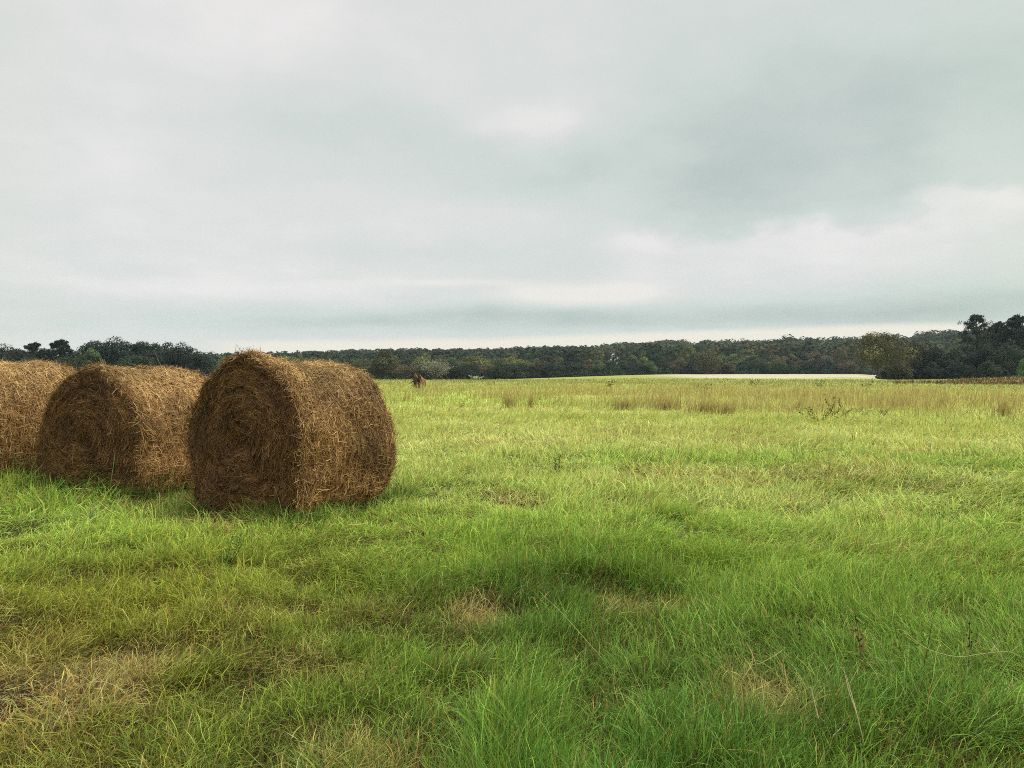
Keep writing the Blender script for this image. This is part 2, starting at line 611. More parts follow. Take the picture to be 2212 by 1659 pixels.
def bale_end(b, th, q, far=False):
    """local point on an end face; q is 1 on the rim, 0 at the core"""
    L = b['L']
    rim = bale_surface(b, th, np.full_like(th, L if far else 0.0))
    cz = b['H'] - b['R']
    cen = np.array([0.0, 0.0, cz - 0.02])
    p = rim.copy()
    p[..., 1] = cen[1] + (rim[..., 1] - cen[1]) * q
    p[..., 2] = cen[2] + (rim[..., 2] - cen[2]) * q
    bul = 0.055 * (1 - q ** 2.2) - 0.075 * np.exp(-(q / 0.13) ** 2)
    spiral = 0.009 * np.sin(q * 46 - th + 4 * fbm(th * 1.5, q * 3, 345, 2)) + (fbm(th * 2.5 + 3 * b['seed'], q * 5, 90 + b['seed'], 3) - 0.5) * 0.05 * np.clip(q * 3, 0, 1)
    off = bul + spiral
    p[..., 0] = (L + off) if far else -off
    return p


def even_angles(b):
    """angles round the roll spaced evenly along its sagging outline"""
    t = np.linspace(-np.pi, np.pi, 2001)
    p = bale_surface(b, t, np.full_like(t, b['L'] * 0.4))[:, 1:]
    ln = np.concatenate([[0], np.cumsum(np.linalg.norm(np.diff(p, axis=0), axis=1))])
    return lambda u: np.interp(np.asarray(u) * ln[-1], ln, t)


def straw_cols(n, r, dark, top=None):
    k = r.random((n, 1))
    if dark:
        c = WEATHER_D + (WEATHER_M - WEATHER_D) * k
        pal = r.random((n, 1)) < 0.14
        c = np.where(pal, STRAW_M * r.uniform(0.7, 1.3, (n, 1)), c)
    else:
        c = STRAW_D + (STRAW_M - STRAW_D) * np.clip(k * 1.5, 0, 1)
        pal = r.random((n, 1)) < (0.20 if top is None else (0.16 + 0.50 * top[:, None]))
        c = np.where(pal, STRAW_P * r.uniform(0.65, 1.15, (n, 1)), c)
    return c


def build_bale(b, label):
    r = np.random.default_rng(100 + b['seed'])
    a = math.radians(b['a'])
    e = bpy.data.objects.new('hay_bale', None)
    COL.objects.link(e)
    x0, y0 = b['c']
    e.location = (x0, y0, float(terrain(x0 + 0.3, y0 + 0.5)) - 0.05)
    e.rotation_euler = (0, 0, math.pi / 2 - a)          # local X runs along the axis, away from the camera
    tag(e, label, 'hay bale', 'round hay bales lined up in the meadow')
    R, L = b['R'], b['L']
    # rolled side
    even = even_angles(b)
    nt, ns = 220, 90
    th = even(np.linspace(0, 1, nt, endpoint=False))
    sv = np.linspace(0, L, ns)
    T, Sg = np.meshgrid(th, sv)
    P = bale_surface(b, T, Sg)
    i = np.arange(ns - 1)[:, None] * nt
    j = np.arange(nt)[None, :]
    j2 = (j + 1) % nt
    q = np.stack([i + j, i + j2, i + nt + j2, i + nt + j], -1).reshape(-1, 4)
    acc = Acc()
    base = STRAW_D * 0.5 + 0 * P.reshape(-1, 3)
    base = base * (0.7 + 0.9 * fbm(T.ravel() * 9, Sg.ravel() * 14, 200 + b['seed'], 3))[:, None]
    acc.add(P.reshape(-1, 3), q, base)

    def frame(th, s):
        p = bale_surface(b, th, s)
        pt = bale_surface(b, th + 0.02, s)
        ps = bale_surface(b, th, np.clip(s + 0.01, 0, L))
        ps0 = bale_surface(b, th, np.clip(s - 0.01, 0, L))
        ct = norm(pt - p)
        ax = norm(ps - ps0)
        nn = norm(np.cross(ax, ct))
        return p, ct, ax, np.where((nn * np.stack([0 * th, np.sin(th), np.cos(th)], -1)).sum(-1, keepdims=True) < 0, -nn, nn)

    n = 46000
    th = even(r.uniform(0.0, 1.0, n))
    s = r.uniform(0, L, n)
    p, ct, ax, nn = frame(th, s)
    ang = np.where(r.random(n) < 0.35, r.normal(0, 0.30, n), np.where(r.random(n) < 0.45, np.pi / 2 + r.normal(0, 0.45, n), r.uniform(0, np.pi, n)))
    Tn = norm(ct * np.cos(ang)[:, None] + ax * np.sin(ang)[:, None])
    ln = r.gamma(5, 0.021, n).clip(0.03, 0.30)
    wd = r.uniform(0.0024, 0.0054, n)
    lift = np.stack([r.normal(0, 0.10, n), np.abs(r.normal(0, 0.12, n))], -1)
    wild = r.random(n) < 0.045
    lift[wild, 0] = r.normal(0, 0.6, wild.sum())
    hug = np.cos(ang) ** 2 / (2 * R) * 0.9
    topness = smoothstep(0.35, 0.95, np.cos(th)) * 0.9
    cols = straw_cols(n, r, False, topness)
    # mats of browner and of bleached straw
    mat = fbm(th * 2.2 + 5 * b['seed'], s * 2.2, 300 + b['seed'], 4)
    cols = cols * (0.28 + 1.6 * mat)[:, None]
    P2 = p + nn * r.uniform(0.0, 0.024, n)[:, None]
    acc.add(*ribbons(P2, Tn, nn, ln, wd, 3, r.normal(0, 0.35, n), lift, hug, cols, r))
    # wisps hanging along the near and far rims
    n = 4200
    th = r.uniform(-np.pi * 0.9, np.pi * 0.9, n)
    s = np.where(r.random(n) < 0.6, r.uniform(0, 0.07, n), L - r.uniform(0, 0.07, n))
    p, ct, ax, nn = frame(th, s)
    ang = r.normal(0, 0.5, n)
    Tn = norm(ct * np.cos(ang)[:, None] + ax * np.sin(ang)[:, None] + nn * r.normal(0.05, 0.25, n)[:, None])
    acc.add(*ribbons(p + nn * 0.015, Tn, nn, r.uniform(0.10, 0.30, n), r.uniform(0.003, 0.006, n), 4, r.normal(0, 0.5, n),
                     np.stack([r.normal(0, 0.2, n), r.normal(0, 0.25, n)], -1), np.full(n, 0.3), straw_cols(n, r, False), r))
    obj('rolled_side', acc.mesh('rolled_side'), M_STRAW, e)
    # twine turns round the roll, half sunk in the straw
    tw = Acc()
    for k in range(12):
        sp = 0.12 + (L - 0.24) * k / 11 + r.normal(0, 0.012)
        th = np.linspace(-2.6, 2.6, 90)
        p, ct, ax, nn = frame(th, np.full(90, sp) + 0.008 * np.sin(th * 5 + k))
        tube(tw, p + nn * (0.010 + 0.006 * np.sin(th * 9 + k))[:, None], 0.0022, np.array([0.50, 0.36, 0.17]), 4)
    obj('twine', tw.mesh('twine', True), M_STRAW, e)
    # end faces
    for far in (False, True):
        acc = Acc()
        nt, nq = 180, 46
        th = even(np.linspace(0, 1, nt, endpoint=False))
        qv = np.linspace(0.01, 1.0, nq)
        T, Q = np.meshgrid(th, qv)
        P = bale_end(b, T, Q, far).reshape(-1, 3)
        i = np.arange(nq - 1)[:, None] * nt
        q = np.stack([i + j[:, :nt] % nt, i + (j[:, :nt] + 1) % nt, i + nt + (j[:, :nt] + 1) % nt, i + nt + j[:, :nt] % nt], -1) if False else None
        jj = np.arange(nt)[None, :]
        q = np.stack([i + jj, i + (jj + 1) % nt, i + nt + (jj + 1) % nt, i + nt + jj], -1).reshape(-1, 4)
        if far:
            q = q[:, ::-1]
        base = (WEATHER_D * 0.5) * (0.6 + 0.9 * fbm(T.ravel() * 6, Q.ravel() * 9, 210 + b['seed'], 3))[:, None]
        acc.add(P, q, base)
        n = 5000 if far else 27000
        th = even(r.random(n))
        qq = np.sqrt(r.uniform(0.0005, 1.0, n))
        p = bale_end(b, th, qq, far)
        pt = bale_end(b, th + 0.03, qq, far)
        pq = bale_end(b, th, np.clip(qq - 0.02, 0.001, 1), far)
        ct = norm(pt - p)
        rd = norm(p - pq)
        nn = norm(np.cross(ct, rd))
        sgn = np.sign(nn[:, :1]) * (1 if far else -1)
        nn = nn * np.where(sgn == 0, 1, sgn)
        ang = np.where(r.random(n) < 0.72, r.normal(0, 0.32, n), r.uniform(0, np.pi, n))
        Tn = norm(ct * np.cos(ang)[:, None] + rd * np.sin(ang)[:, None])
        ln = r.gamma(5, 0.021, n).clip(0.03, 0.28)
        lift = np.stack([r.normal(0, 0.12, n), np.abs(r.normal(0, 0.10, n))], -1)
        wild = r.random(n) < 0.045
        lift[wild, 0] = r.normal(0, 0.5, wild.sum())
        cols = straw_cols(n, r, True) * (0.22 + 1.0 * fbm(th * 2, qq * 5, 310 + b['seed'], 3) + 0.35 * vnoise(th * 2.1, qq * 15 - th * 0.4 + 2 * fbm(th, qq * 3, 340, 2), 330 + b['seed']))[:, None]
        acc.add(*ribbons(p + nn * r.uniform(0, 0.022, n)[:, None], Tn, nn, ln, r.uniform(0.0026, 0.0062, n), 3,
                         r.normal(0, 0.3, n) , lift, np.zeros(n), cols, r))
        obj('end_face', acc.mesh('end_face'), M_STRAW, e)
    return e


build_bale(BALES[0], 'whole golden brown round hay bale nearest the open meadow, standing tallest')
build_bale(BALES[1], 'shorter slumped round hay bale between the other two bales')
build_bale(BALES[2], 'round hay bale cut off by the left edge of the photo')


# ------------------------------------------------------------------ grass
def inside_bales(x, y, grow=0.0):
    hit = np.zeros(len(x), bool)
    for b in BALES:
        a = math.radians(b['a'])
        ux, uy = math.sin(a), math.cos(a)
        wx, wy = math.cos(a), -math.sin(a)
        dx, dy = x - b['c'][0], y - b['c'][1]
        u = dx * ux + dy * uy
        w = dx * wx + dy * wy
        hit |= (u > 0.0 - grow) & (u < b['L'] + grow) & (np.abs(w) < b['R'] * 0.80 + grow)
    return hit


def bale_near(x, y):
    """1 right beside a bale, where the grass stands unmown and is painted with shade, 0 further off"""
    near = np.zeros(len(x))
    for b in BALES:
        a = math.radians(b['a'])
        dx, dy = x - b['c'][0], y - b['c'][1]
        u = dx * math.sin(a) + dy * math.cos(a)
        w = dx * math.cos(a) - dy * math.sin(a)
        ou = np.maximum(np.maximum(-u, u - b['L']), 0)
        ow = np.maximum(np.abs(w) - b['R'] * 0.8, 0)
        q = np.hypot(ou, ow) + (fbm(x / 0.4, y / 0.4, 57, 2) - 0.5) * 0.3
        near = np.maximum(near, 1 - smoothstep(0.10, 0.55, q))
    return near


def radial_sample(n, dmin, dmax, rho, az, r):
    """n places ahead of the camera, density per square metre following rho(d)"""
    dd = np.geomspace(dmin, dmax, 4000)
    pdf = rho(dd) * dd
    cdf = np.concatenate([[0], np.cumsum(0.5 * (pdf[1:] + pdf[:-1]) * np.diff(dd))])
    d = np.interp(r.random(n) * cdf[-1], cdf, dd)
    th = r.uniform(-az, az, n)
    return d * np.sin(th), d * np.cos(th), d


def blades(x, y, d, L, W, lean_dir, phi0, phi1, cols_base, cols_tip, k, r, z=None):
    n = len(x)
    if z is None:
        z = terrain(x, y) - 0.004
    seg = L[:, None] / k
    tt = (np.arange(k) + 0.5)[None, :] / k
    phi = phi0[:, None] + phi1[:, None] * tt + r.normal(0, 0.16, (n, k))
    phi = np.minimum(phi, 1.52 + 0.5 * (tt - 0.5) * (phi0 < 0.7)[:, None])
    hx = np.concatenate([np.zeros((n, 1)), np.cumsum(np.sin(phi) * seg, 1)], 1)
    hz = np.concatenate([np.zeros((n, 1)), np.cumsum(np.cos(phi) * seg, 1)], 1)
    swirl = r.normal(0, 0.75, n)[:, None] * (np.arange(k + 1)[None, :] / k)
    lx, ly = np.cos(lean_dir[:, None] + swirl), np.sin(lean_dir[:, None] + swirl)
    c = np.stack([x[:, None] + hx * lx, y[:, None] + hx * ly, z[:, None] + hz], -1)
    tw = lean_dir + np.pi / 2 + r.normal(0, 0.6, n)
    side = np.stack([np.cos(tw), np.sin(tw), r.normal(0, 0.25, n)], -1)
    prof = np.array([0.75] + list(np.linspace(1.0, 0.55, k - 1)) + [0.08])
    w = W[:, None] * prof[None, :] * 0.5
    v = np.stack([c - side[:, None, :] * w[..., None], c + side[:, None, :] * w[..., None]], 2)
    base = (np.arange(n) * 2 * (k + 1))[:, None]
    i = np.arange(k)[None, :] * 2
    q = np.stack([base + i, base + i + 1, base + i + 3, base + i + 2], -1).reshape(-1, 4)
    f = (np.arange(k + 1) / k)[None, :, None]
    cc = cols_base[:, None, :] * (1 - f) + cols_tip[:, None, :] * f
    cc = np.repeat(cc.reshape(-1, 3), 2, axis=0)
    return v.reshape(-1, 3), q, cc


def tussock(x, y):
    return fbm(x / 0.30, y / 0.30, 21, 2)


def build_grass():
    r = np.random.default_rng(55)
    acc = Acc()
    AZ = math.radians(40)
    specs = [
        # count, dmin, dmax, rho, segments, length, width, storey
        (300000, 2.0, 8.0, lambda d: 1 / np.maximum(d, 2.6) ** 1.1, 3, 0.075, 0.0028, 0),
        (270000, 2.0, 8.0, lambda d: 1 / np.maximum(d, 2.6) ** 1.1, 4, 0.170, 0.0036, 1),
        (110000, 2.0, 6.5, lambda d: 1 / np.maximum(d, 2.6) ** 1.1, 2, 0.055, 0.0030, 0),
        (150000, 7.5, 24.0, lambda d: 1 / d ** 1.7, 3, 0.12, 0.0040, 0),
        (190000, 7.5, 24.0, lambda d: 1 / d ** 1.7, 4, 0.20, 0.0046, 1),
        (130000, 22.0, 130.0, lambda d: 1 / d ** 2.0, 3, 0.22, 0.005, 1),
    ]
    for n, d0, d1, rho, k, L0, W0, storey in specs:
        x, y, d = radial_sample(n, d0, d1, rho, AZ, r)
        ts = tussock(x, y)
        p = (0.30 + 1.45 * smoothstep(0.34, 0.66, ts)) if storey else 0.85
        keep = (r.random(n) < p) & ~inside_bales(x, y)
        x, y, d, ts = x[keep], y[keep], d[keep], ts[keep]
        n = len(x)
        # lodging: neighbours lean the same way, tussocks splay outward
        e = 0.04
        gx = (tussock(x + e, y) - ts) / e
        gy = (tussock(x, y + e) - ts) / e
        ang = (fbm(x / 1.8, y / 1.8, 41, 2) - 0.5) * 9.0 + 0.15
        messy = 1 - smoothstep(-1.2, 0.6, x - 0.12 * (d - 3))
        messy = np.maximum(messy * (1 - smoothstep(7, 12, d)), 0.25 * (1 - smoothstep(10, 20, d)))
        sc = (0.5 + 1.0 * messy) if storey else 1.3
        lx = np.cos(ang) * 0.9 + 0.35 - gx * 0.22 + r.normal(0, 1, n) * sc
        ly = np.sin(ang) * 0.9 - gy * 0.22 + r.normal(0, 1, n) * sc
        ld = np.arctan2(ly, lx)
        lodge = np.maximum(fbm(x / 1.1, y / 1.1, 47, 3), 0.36)
        dry = dry_mask(x, y)
        hgt = 0.6 + 0.8 * fbm(x / 0.8, y / 0.8, 49, 3)
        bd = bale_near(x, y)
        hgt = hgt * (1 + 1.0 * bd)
        L = L0 * r.uniform(0.55, 1.35, n) * (0.55 + 0.9 * ts) * hgt * (1 - 0.25 * dry) * (1 - 0.30 * messy)
        L = np.maximum(L, (0.085 if storey else 0.05) * r.uniform(0.6, 1.2, n))
        L *= np.where(r.random(n) < 0.03, 1.5, 1.0)
        phi0 = np.clip(r.normal(0.30, 0.28, n) + (lodge - 0.5) * 0.8 + dry * 0.35 + (0 if storey else 0.3) + messy * np.abs(r.normal(0, 0.45, n)), -0.1, 1.5)
        phi1 = np.clip(r.normal(0.85, 0.5, n) + (lodge - 0.4) * 1.0, -0.2, 1.8)
        W = np.maximum(W0, 0.00075 * d) * r.uniform(0.5, 1.4, n)
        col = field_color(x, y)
        col = mixc(col, np.broadcast_to(G1 * 0.55, col.shape), bd * 0.85)  # darker green round the bales: contact shade painted into the blades
        isdry = r.random(n) < (0.05 + 0.62 * dry + (0 if storey else 0.16) * (1 - 0.7 * smoothstep(5, 9, d)))
        dc = np.where(r.random((n, 1)) < 0.55, TAN * r.uniform(0.7, 1.2, (n, 1)), BRN * r.uniform(0.7, 1.7, (n, 1)))
        if not storey:      # old lower leaves and thatch, also darkened to paint shade into the gaps
            col = mixc(col, np.broadcast_to(BRN * 0.5, col.shape), 0.62 * (1 - smoothstep(5, 11, d)))
        col = np.where(isdry[:, None], dc * (1 if storey else 0.7), col)
        lum = np.exp(r.normal(0, 1, (n, 1)) * (0.38 - 0.18 * smoothstep(10, 24, d))[:, None])
        hue = r.normal(0, 0.12, (n, 1))
        col = col * lum * np.concatenate([1 + hue, 1 + 0 * hue, 1 - 0.6 * hue], 1)
        pale = r.random((n, 1)) < ((0.10 if storey else 0.03) * (1 - 0.7 * smoothstep(12, 24, d)))[:, None]
        col = np.where(pale, col * 1.5 + 0.04, col)
        cb = col * (0.38 + 0.48 * smoothstep(3.8, 9, d))[:, None] + np.array([0.014, 0.011, 0.003])  # brownish feet, darkened most close by to paint shade between the blades
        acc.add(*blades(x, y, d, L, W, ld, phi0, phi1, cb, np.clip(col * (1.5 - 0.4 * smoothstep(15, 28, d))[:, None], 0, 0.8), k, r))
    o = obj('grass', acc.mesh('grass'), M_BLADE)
    tag(o, 'green meadow grass swept by the wind, drier at the near left', 'grass', kind='stuff')


build_grass()


def build_litter():
    """hay shed on the grass round the bales"""
    r = np.random.default_rng(61)
    acc = Acc()
    n = 5200
    k = r.integers(0, 3, n)
    b0 = np.array([b['c'] for b in BALES])[k]
    ang = np.radians([b['a'] for b in BALES])[k]
    ln = np.array([b['L'] for b in BALES])[k]
    u = r.uniform(-0.6, 1.2, n) * ln
    w = r.normal(0, 0.75, n)
    x = b0[:, 0] + u * np.sin(ang) + w * np.cos(ang)
    y = b0[:, 1] + u * np.cos(ang) - w * np.sin(ang)
    keep = ~inside_bales(x, y) & (r.random(n) < smoothstep(0.35, 0.65, fbm(x / 0.35, y / 0.35, 91, 3)))
    x, y = x[keep], y[keep]
    n = len(x)
    P = np.stack([x, y, terrain(x, y) + r.uniform(0.02, 0.11, n)], -1)
    a = r.uniform(0, 6.28, n)
    T = norm(np.stack([np.cos(a), np.sin(a), r.normal(0, 0.25, n)], -1))
    N = norm(np.array([0, 0, 1.0]) + r.normal(0, 0.2, (n, 3)))
    acc.add(*ribbons(P, T, N, r.uniform(0.05, 0.22, n), r.uniform(0.0028, 0.006, n), 3, r.normal(0, 0.4, n),
                     r.normal(0, 0.15, (n, 2)), np.zeros(n), straw_cols(n, r, False), r))
    o = obj('hay_litter', acc.mesh('hay_litter'), M_STRAW)
    tag(o, 'loose brown hay shed on the grass round the bales', 'loose hay', kind='stuff')


build_litter()


def build_dry_band():
    """the tall tan grass standing uncut across the middle of the meadow"""
    r = np.random.default_rng(66)
    n = 95000
    x, y, d = radial_sample(n, 22, 66, lambda d: 1 / d ** 1.5, math.radians(40), r)
    px = az_px(x, y)
    cl = fbm(x / 1.6, y / 1.6, 81, 3)
    big = fbm(x / 7, y / 5, 83, 3)
    d0 = np.interp(px, [0, 860, 1300, 1700, 2212, 4000], [34, 33, 29.5, 25.5, 27, 29]) + (big - 0.5) * 10
    on = smoothstep(-1.5, 2.5, d - d0) * (1 - smoothstep(46, 62, d))
    keep = (r.random(n) < on * smoothstep(0.42, 0.60, cl * 0.6 + big * 0.4)) & (px > 300)
    x, y, d, cl = x[keep], y[keep], d[keep], cl[keep]
    n = len(x)
    L = 0.50 * r.uniform(0.5, 1.35, n) * (0.45 + 1.1 * cl)
    W = np.maximum(0.004, 0.00055 * d) * r.uniform(0.6, 1.3, n)
    ld = r.normal(0.1, 0.9, n)
    c = mixc(np.array([0.42, 0.34, 0.12]), np.array([0.36, 0.25, 0.10]), r.random(n) * smoothstep(0.4, 0.65, cl))
    c = mixc(c, np.broadcast_to(np.array([0.48, 0.44, 0.15]), c.shape), (r.random(n) < 0.5) * 1.0)
    c = c * r.lognormal(0, 0.2, (n, 1))
    v, q, cc = blades(x, y, d, L, W, ld, np.clip(r.normal(0.12, 0.12, n), 0, 0.5), r.normal(0.25, 0.2, n), c * 0.75, c * 1.05, 3, r)
    o = obj('tall_dry_grass', mesh_from('tall_dry_grass', v, q, cc), M_DRY)
    tag(o, 'band of tall tan dry grass standing uncut across the meadow', 'dry grass', kind='stuff')


build_dry_band()


# ------------------------------------------------------------------ trees
def branch_tree(r, h, w, trunk_r, fork, levels, spread, up, rough=0.12):
    """limbs as (points, radii) lists, tips as points"""
    limbs, tips = [], []

    def grow(p, d, length, rad, lev):
        k = 5
        pts, rr = [p], [rad]
        dd = d.copy()
        for i in range(k):
            dd = norm(dd + r.normal(0, rough, 3) + np.array([0, 0, up * 0.12]))
            p = p + dd * length / k
            pts.append(p)
            rr.append(rad * (1 - 0.55 * (i + 1) / k))
        limbs.append((np.array(pts), np.array(rr), lev))
        if lev >= levels:
            tips.append(p)
            return
        nchild = r.integers(3, 5) if lev else fork
        for c in range(nchild):
            t = r.uniform(0.45, 1.0) if lev else r.uniform(0.75, 1.0)
            idx = min(int(t * k), k)
            az = 2 * np.pi * (c + r.uniform(-0.3, 0.3)) / nchild + lev
            side = np.array([np.cos(az), np.sin(az), 0])
            nd = norm(dd * (1 - spread) + side * spread * (w / h) * 1.6 + np.array([0, 0, up * 0.35]))
            grow(pts[idx], nd, length * r.uniform(0.58, 0.85), rr[idx] * 0.62, lev + 1)
    grow(np.array([0.0, 0, 0]), norm(np.array([r.normal(0, 0.06), r.normal(0, 0.06), 1.0])), h * 0.30, trunk_r, 0)
    return limbs, tips


def lobed_crown(r, h, w, z0, nl, leaves, leaf, dense=1.0, flat=0.8, lobe=(0.17, 0.30)):
    """leaf clusters on an uneven set of lobes: positions, normals, sizes, lobe number"""
    lobes = []
    for k in range(nl):
        u = r.uniform(-0.75, 1.0)
        az = r.uniform(0, 2 * np.pi)
        rad = np.sqrt(max(1 - u * u, 0.05)) * r.uniform(0.45, 0.78)
        c = np.array([np.cos(az) * rad * w / 2, np.sin(az) * rad * w / 2, z0 + (h - z0) * (0.5 + 0.36 * u)])
        R = r.uniform(*lobe) * w * (1.0 if u < 0.5 else 0.8)
        R = min(R, (h - c[2]) / flat * 1.02) if c[2] + R * flat > h else R
        lobes.append((c, R))
    lobes.append((np.array([r.normal(0, 0.05 * w), r.normal(0, 0.05 * w), h - 0.16 * w]), 0.16 * w / flat * 0.9))
    P, N, I = [], [], []
    tot = sum(R * R for _, R in lobes)
    for i, (c, R) in enumerate(lobes):
        n = int(leaves * R * R / tot)
        d = norm(r.normal(size=(n, 3)))
        lump = 0.75 + 0.5 * fbm(d[:, 0] * 2.4 + 5 * i, d[:, 1] * 2.4 + d[:, 2] * 3.1, 500 + i, 3)
        q = r.random(n) ** (0.16 * dense) * lump
        p = c + d * (R * q)[:, None] * np.array([1, 1, flat])
        P.append(p)
        N.append(d * 1.2 + r.normal(0, 0.42, (n, 3)) + np.array([0, 0, 0.25]))
        I.append(np.full(n, i))
    return np.concatenate(P), np.concatenate(N), np.concatenate(I)


BARK = np.array([0.075, 0.058, 0.042])
PROTO = {}


def proto(key, kind, seed, h, w, leaves=4200, leaf=0.24, nl=16, z0=0.18, trunk_r=None, base=(1, 1, 1), lobe=(0.17, 0.30)):
    r = np.random.default_rng(seed)
    acc_t, acc = Acc(), Acc()
    trunk_r = trunk_r or 0.028 * h
    if kind == 'broad':
        limbs, tips = branch_tree(r, h, w, trunk_r, 5, 2, 0.62, 0.6)
        for p, rr, lev in limbs:
            tube(acc_t, p, rr, BARK, 6 if lev < 2 else 4)
        P, N, I = lobed_crown(r, h, w, z0 * h, nl, leaves, leaf, lobe=lobe)
        lob = r.lognormal(0, 0.30, I.max() + 1)[I]
    elif kind == 'pine':
        z = np.linspace(0, h * 0.97, 9)
        pts = np.stack([np.cumsum(r.normal(0, 0.01 * h, 9)), np.cumsum(r.normal(0, 0.01 * h, 9)), z], -1)
        pts[0, :2] = 0
        tube(acc_t, pts, np.linspace(trunk_r, trunk_r * 0.2, 9), BARK, 7)
        P, N, I = [], [], []
        nb = 64
        for b in range(nb):
            t = (b + r.uniform(0, 1)) / nb
            zz = h * (z0 + (0.97 - z0) * t)
            tr = np.array([np.interp(zz, z, pts[:, 0]), np.interp(zz, z, pts[:, 1]), zz])
            prof = (0.55 + 0.45 * min(t / 0.3, 1)) * max(1 - max(t - 0.35, 0) / 0.65, 0.0) ** 0.75 + 0.12
            ln = w / 2 * prof * r.uniform(0.65, 1.1)
            az = b * 2.4 + r.normal(0, 0.4)
            d = np.array([np.cos(az), np.sin(az), r.uniform(0.10, 0.75)])
            tip = tr + d * ln
            tube(acc_t, [tr, tr + d * ln * 0.55, tip], [trunk_r * 0.28, trunk_r * 0.17, trunk_r * 0.08], BARK, 4)
            for c in range(5):
                f = r.uniform(0.45, 1.05)
                cc = tr + d * ln * f + r.normal(0, 0.10 * ln + 0.15, 3) * np.array([1, 1, 0.35])
                R = r.uniform(0.05, 0.09) * w * (0.6 + 0.5 * prof)
                n = max(int(leaves / (nb * 5)), 4)
                dd = norm(r.normal(size=(n, 3)))
                P.append(cc + dd * R * (r.random((n, 1)) ** 0.4) * np.array([1, 1, 0.85]))
                N.append(r.normal(size=(n, 3)) + np.array([0, 0, 0.5]))
                I.append(np.full(n, b))
        P, N, I = np.concatenate(P), np.concatenate(N), np.concatenate(I)
        lob = r.lognormal(0, 0.15, nb)[I]
    elif kind == 'bare':
        limbs, tips = branch_tree(r, h, w, trunk_r, 4, 4, 0.66, 0.35, 0.2)
        for p, rr, lev in limbs:
            pale = np.array([0.30, 0.29, 0.25])
            c = BARK * 0.7 if lev < 2 else BARK * 0.7 * 0.4 + pale * 0.6
            tube(acc_t, p, np.maximum(rr, 0.035), c, 6 if lev < 2 else 3)
        P, N, I = [], [], []
        for i, t in enumerate(tips):
            n = max(int(leaves / len(tips)), 3)
            P.append(t + r.normal(0, 0.055 * w, (n, 3)) * np.array([1, 1, 0.8]))
            N.append(r.normal(size=(n, 3)))
            I.append(np.full(n, i))
        P, N, I = np.concatenate(P), np.concatenate(N), np.concatenate(I)
        keep = P[:, 2] > 0.06 * h
        P, N, I = P[keep], N[keep], I[keep]
        lob = r.lognormal(0, 0.28, len(tips))[I]
    n = len(P)
    top = P[:, 2].max()
    P[:, 2] = np.where(P[:, 2] < 0.15, 0.15 + r.random(n) * 0.4, P[:, 2])
    c = np.array(base)[None, :] * (lob * r.lognormal(0, 0.25, n))[:, None]
    acc.add(*leaf_quads(P, N, leaf * r.uniform(0.6, 1.35, n), 0.3 if kind == 'pine' else 0.6, c, r))
    PROTO[key] = (acc_t.mesh(key + '_trunk'), acc.mesh(key + '_crown'), float(top))


proto('oakA', 'broad', 11, 10, 10, nl=15, leaf=0.26, leaves=5200, z0=0.05)
proto('oakB', 'broad', 12, 10, 8.5, nl=13, leaf=0.26, leaves=5200, z0=0.05)
proto('oakC', 'broad', 13, 10, 12, nl=19, z0=0.02, leaf=0.26, leaves=5600)
proto('oakD', 'broad', 14, 10, 7, nl=11, z0=0.05, leaf=0.24)
proto('elmA', 'broad', 15, 10, 11, nl=22, z0=-0.10, leaf=0.26, leaves=6200)
proto('elmB', 'broad', 16, 10, 10, nl=18, z0=-0.10, leaf=0.26, leaves=6200)
proto('pineA', 'pine', 21, 12, 7.5, leaves=8000, leaf=0.20, z0=0.16)
proto('pineB', 'pine', 22, 12, 6.0, leaves=8000, leaf=0.20, z0=0.14)
proto('pineC', 'pine', 24, 12, 8.5, leaves=14000, leaf=0.24, z0=0.08)
proto('dead', 'bare', 31, 9, 15, leaves=2600, leaf=0.15, trunk_r=0.55)
proto('bigoak', 'broad', 46, 10, 12.5, leaves=9500, leaf=0.15, nl=52, z0=0.10, trunk_r=0.36, lobe=(0.07, 0.17))
proto('nearA', 'broad', 42, 10, 10, leaves=14000, leaf=0.18, nl=34, z0=-0.06, lobe=(0.10, 0.22))
proto('nearB', 'broad', 43, 10, 12, leaves=14000, leaf=0.18, nl=40, z0=-0.06, lobe=(0.09, 0.20))

DARK = (0.014, 0.023, 0.013)
DEEP = (0.025, 0.038, 0.018)
OLIVE = (0.070, 0.072, 0.026)
BROWN = (0.085, 0.066, 0.034)
YELLOW = (0.140, 0.150, 0.035)
GREY = (0.190, 0.190, 0.135)
MIDG = (0.055, 0.085, 0.030)


def tree(key, px, ytop, d, tint, name, label, group=None, wide=1.0, turn=None, leaf_name='crown', base_y=None):
    """d metres ahead, on the bearing of photo column px, crown top at photo row ytop"""
    a = math.atan((px - CX) / FPX)
    y = d
    x = (px - CX) / FPX * d
    zg = float(terrain(x, y)) - 0.1
    mt, mc, top = PROTO[key]
    H = CAMZ + (HY - ytop) / FPX * d - zg
    s = H / top
    e = bpy.data.objects.new(name, None)
    COL.objects.link(e)
    e.location = (x, y, zg)
    e.scale = (s * wide, s * wide, s)
    e.rotation_euler = (0, 0, turn if turn is not None else (px * 1.37) % 6.28)
    tag(e, label, 'tree', group)
    obj('trunk', mt, M_BARK, e)
    c = obj(leaf_name, mc, M_LEAF, e)
    c.color = (*tint, 1)
    return e


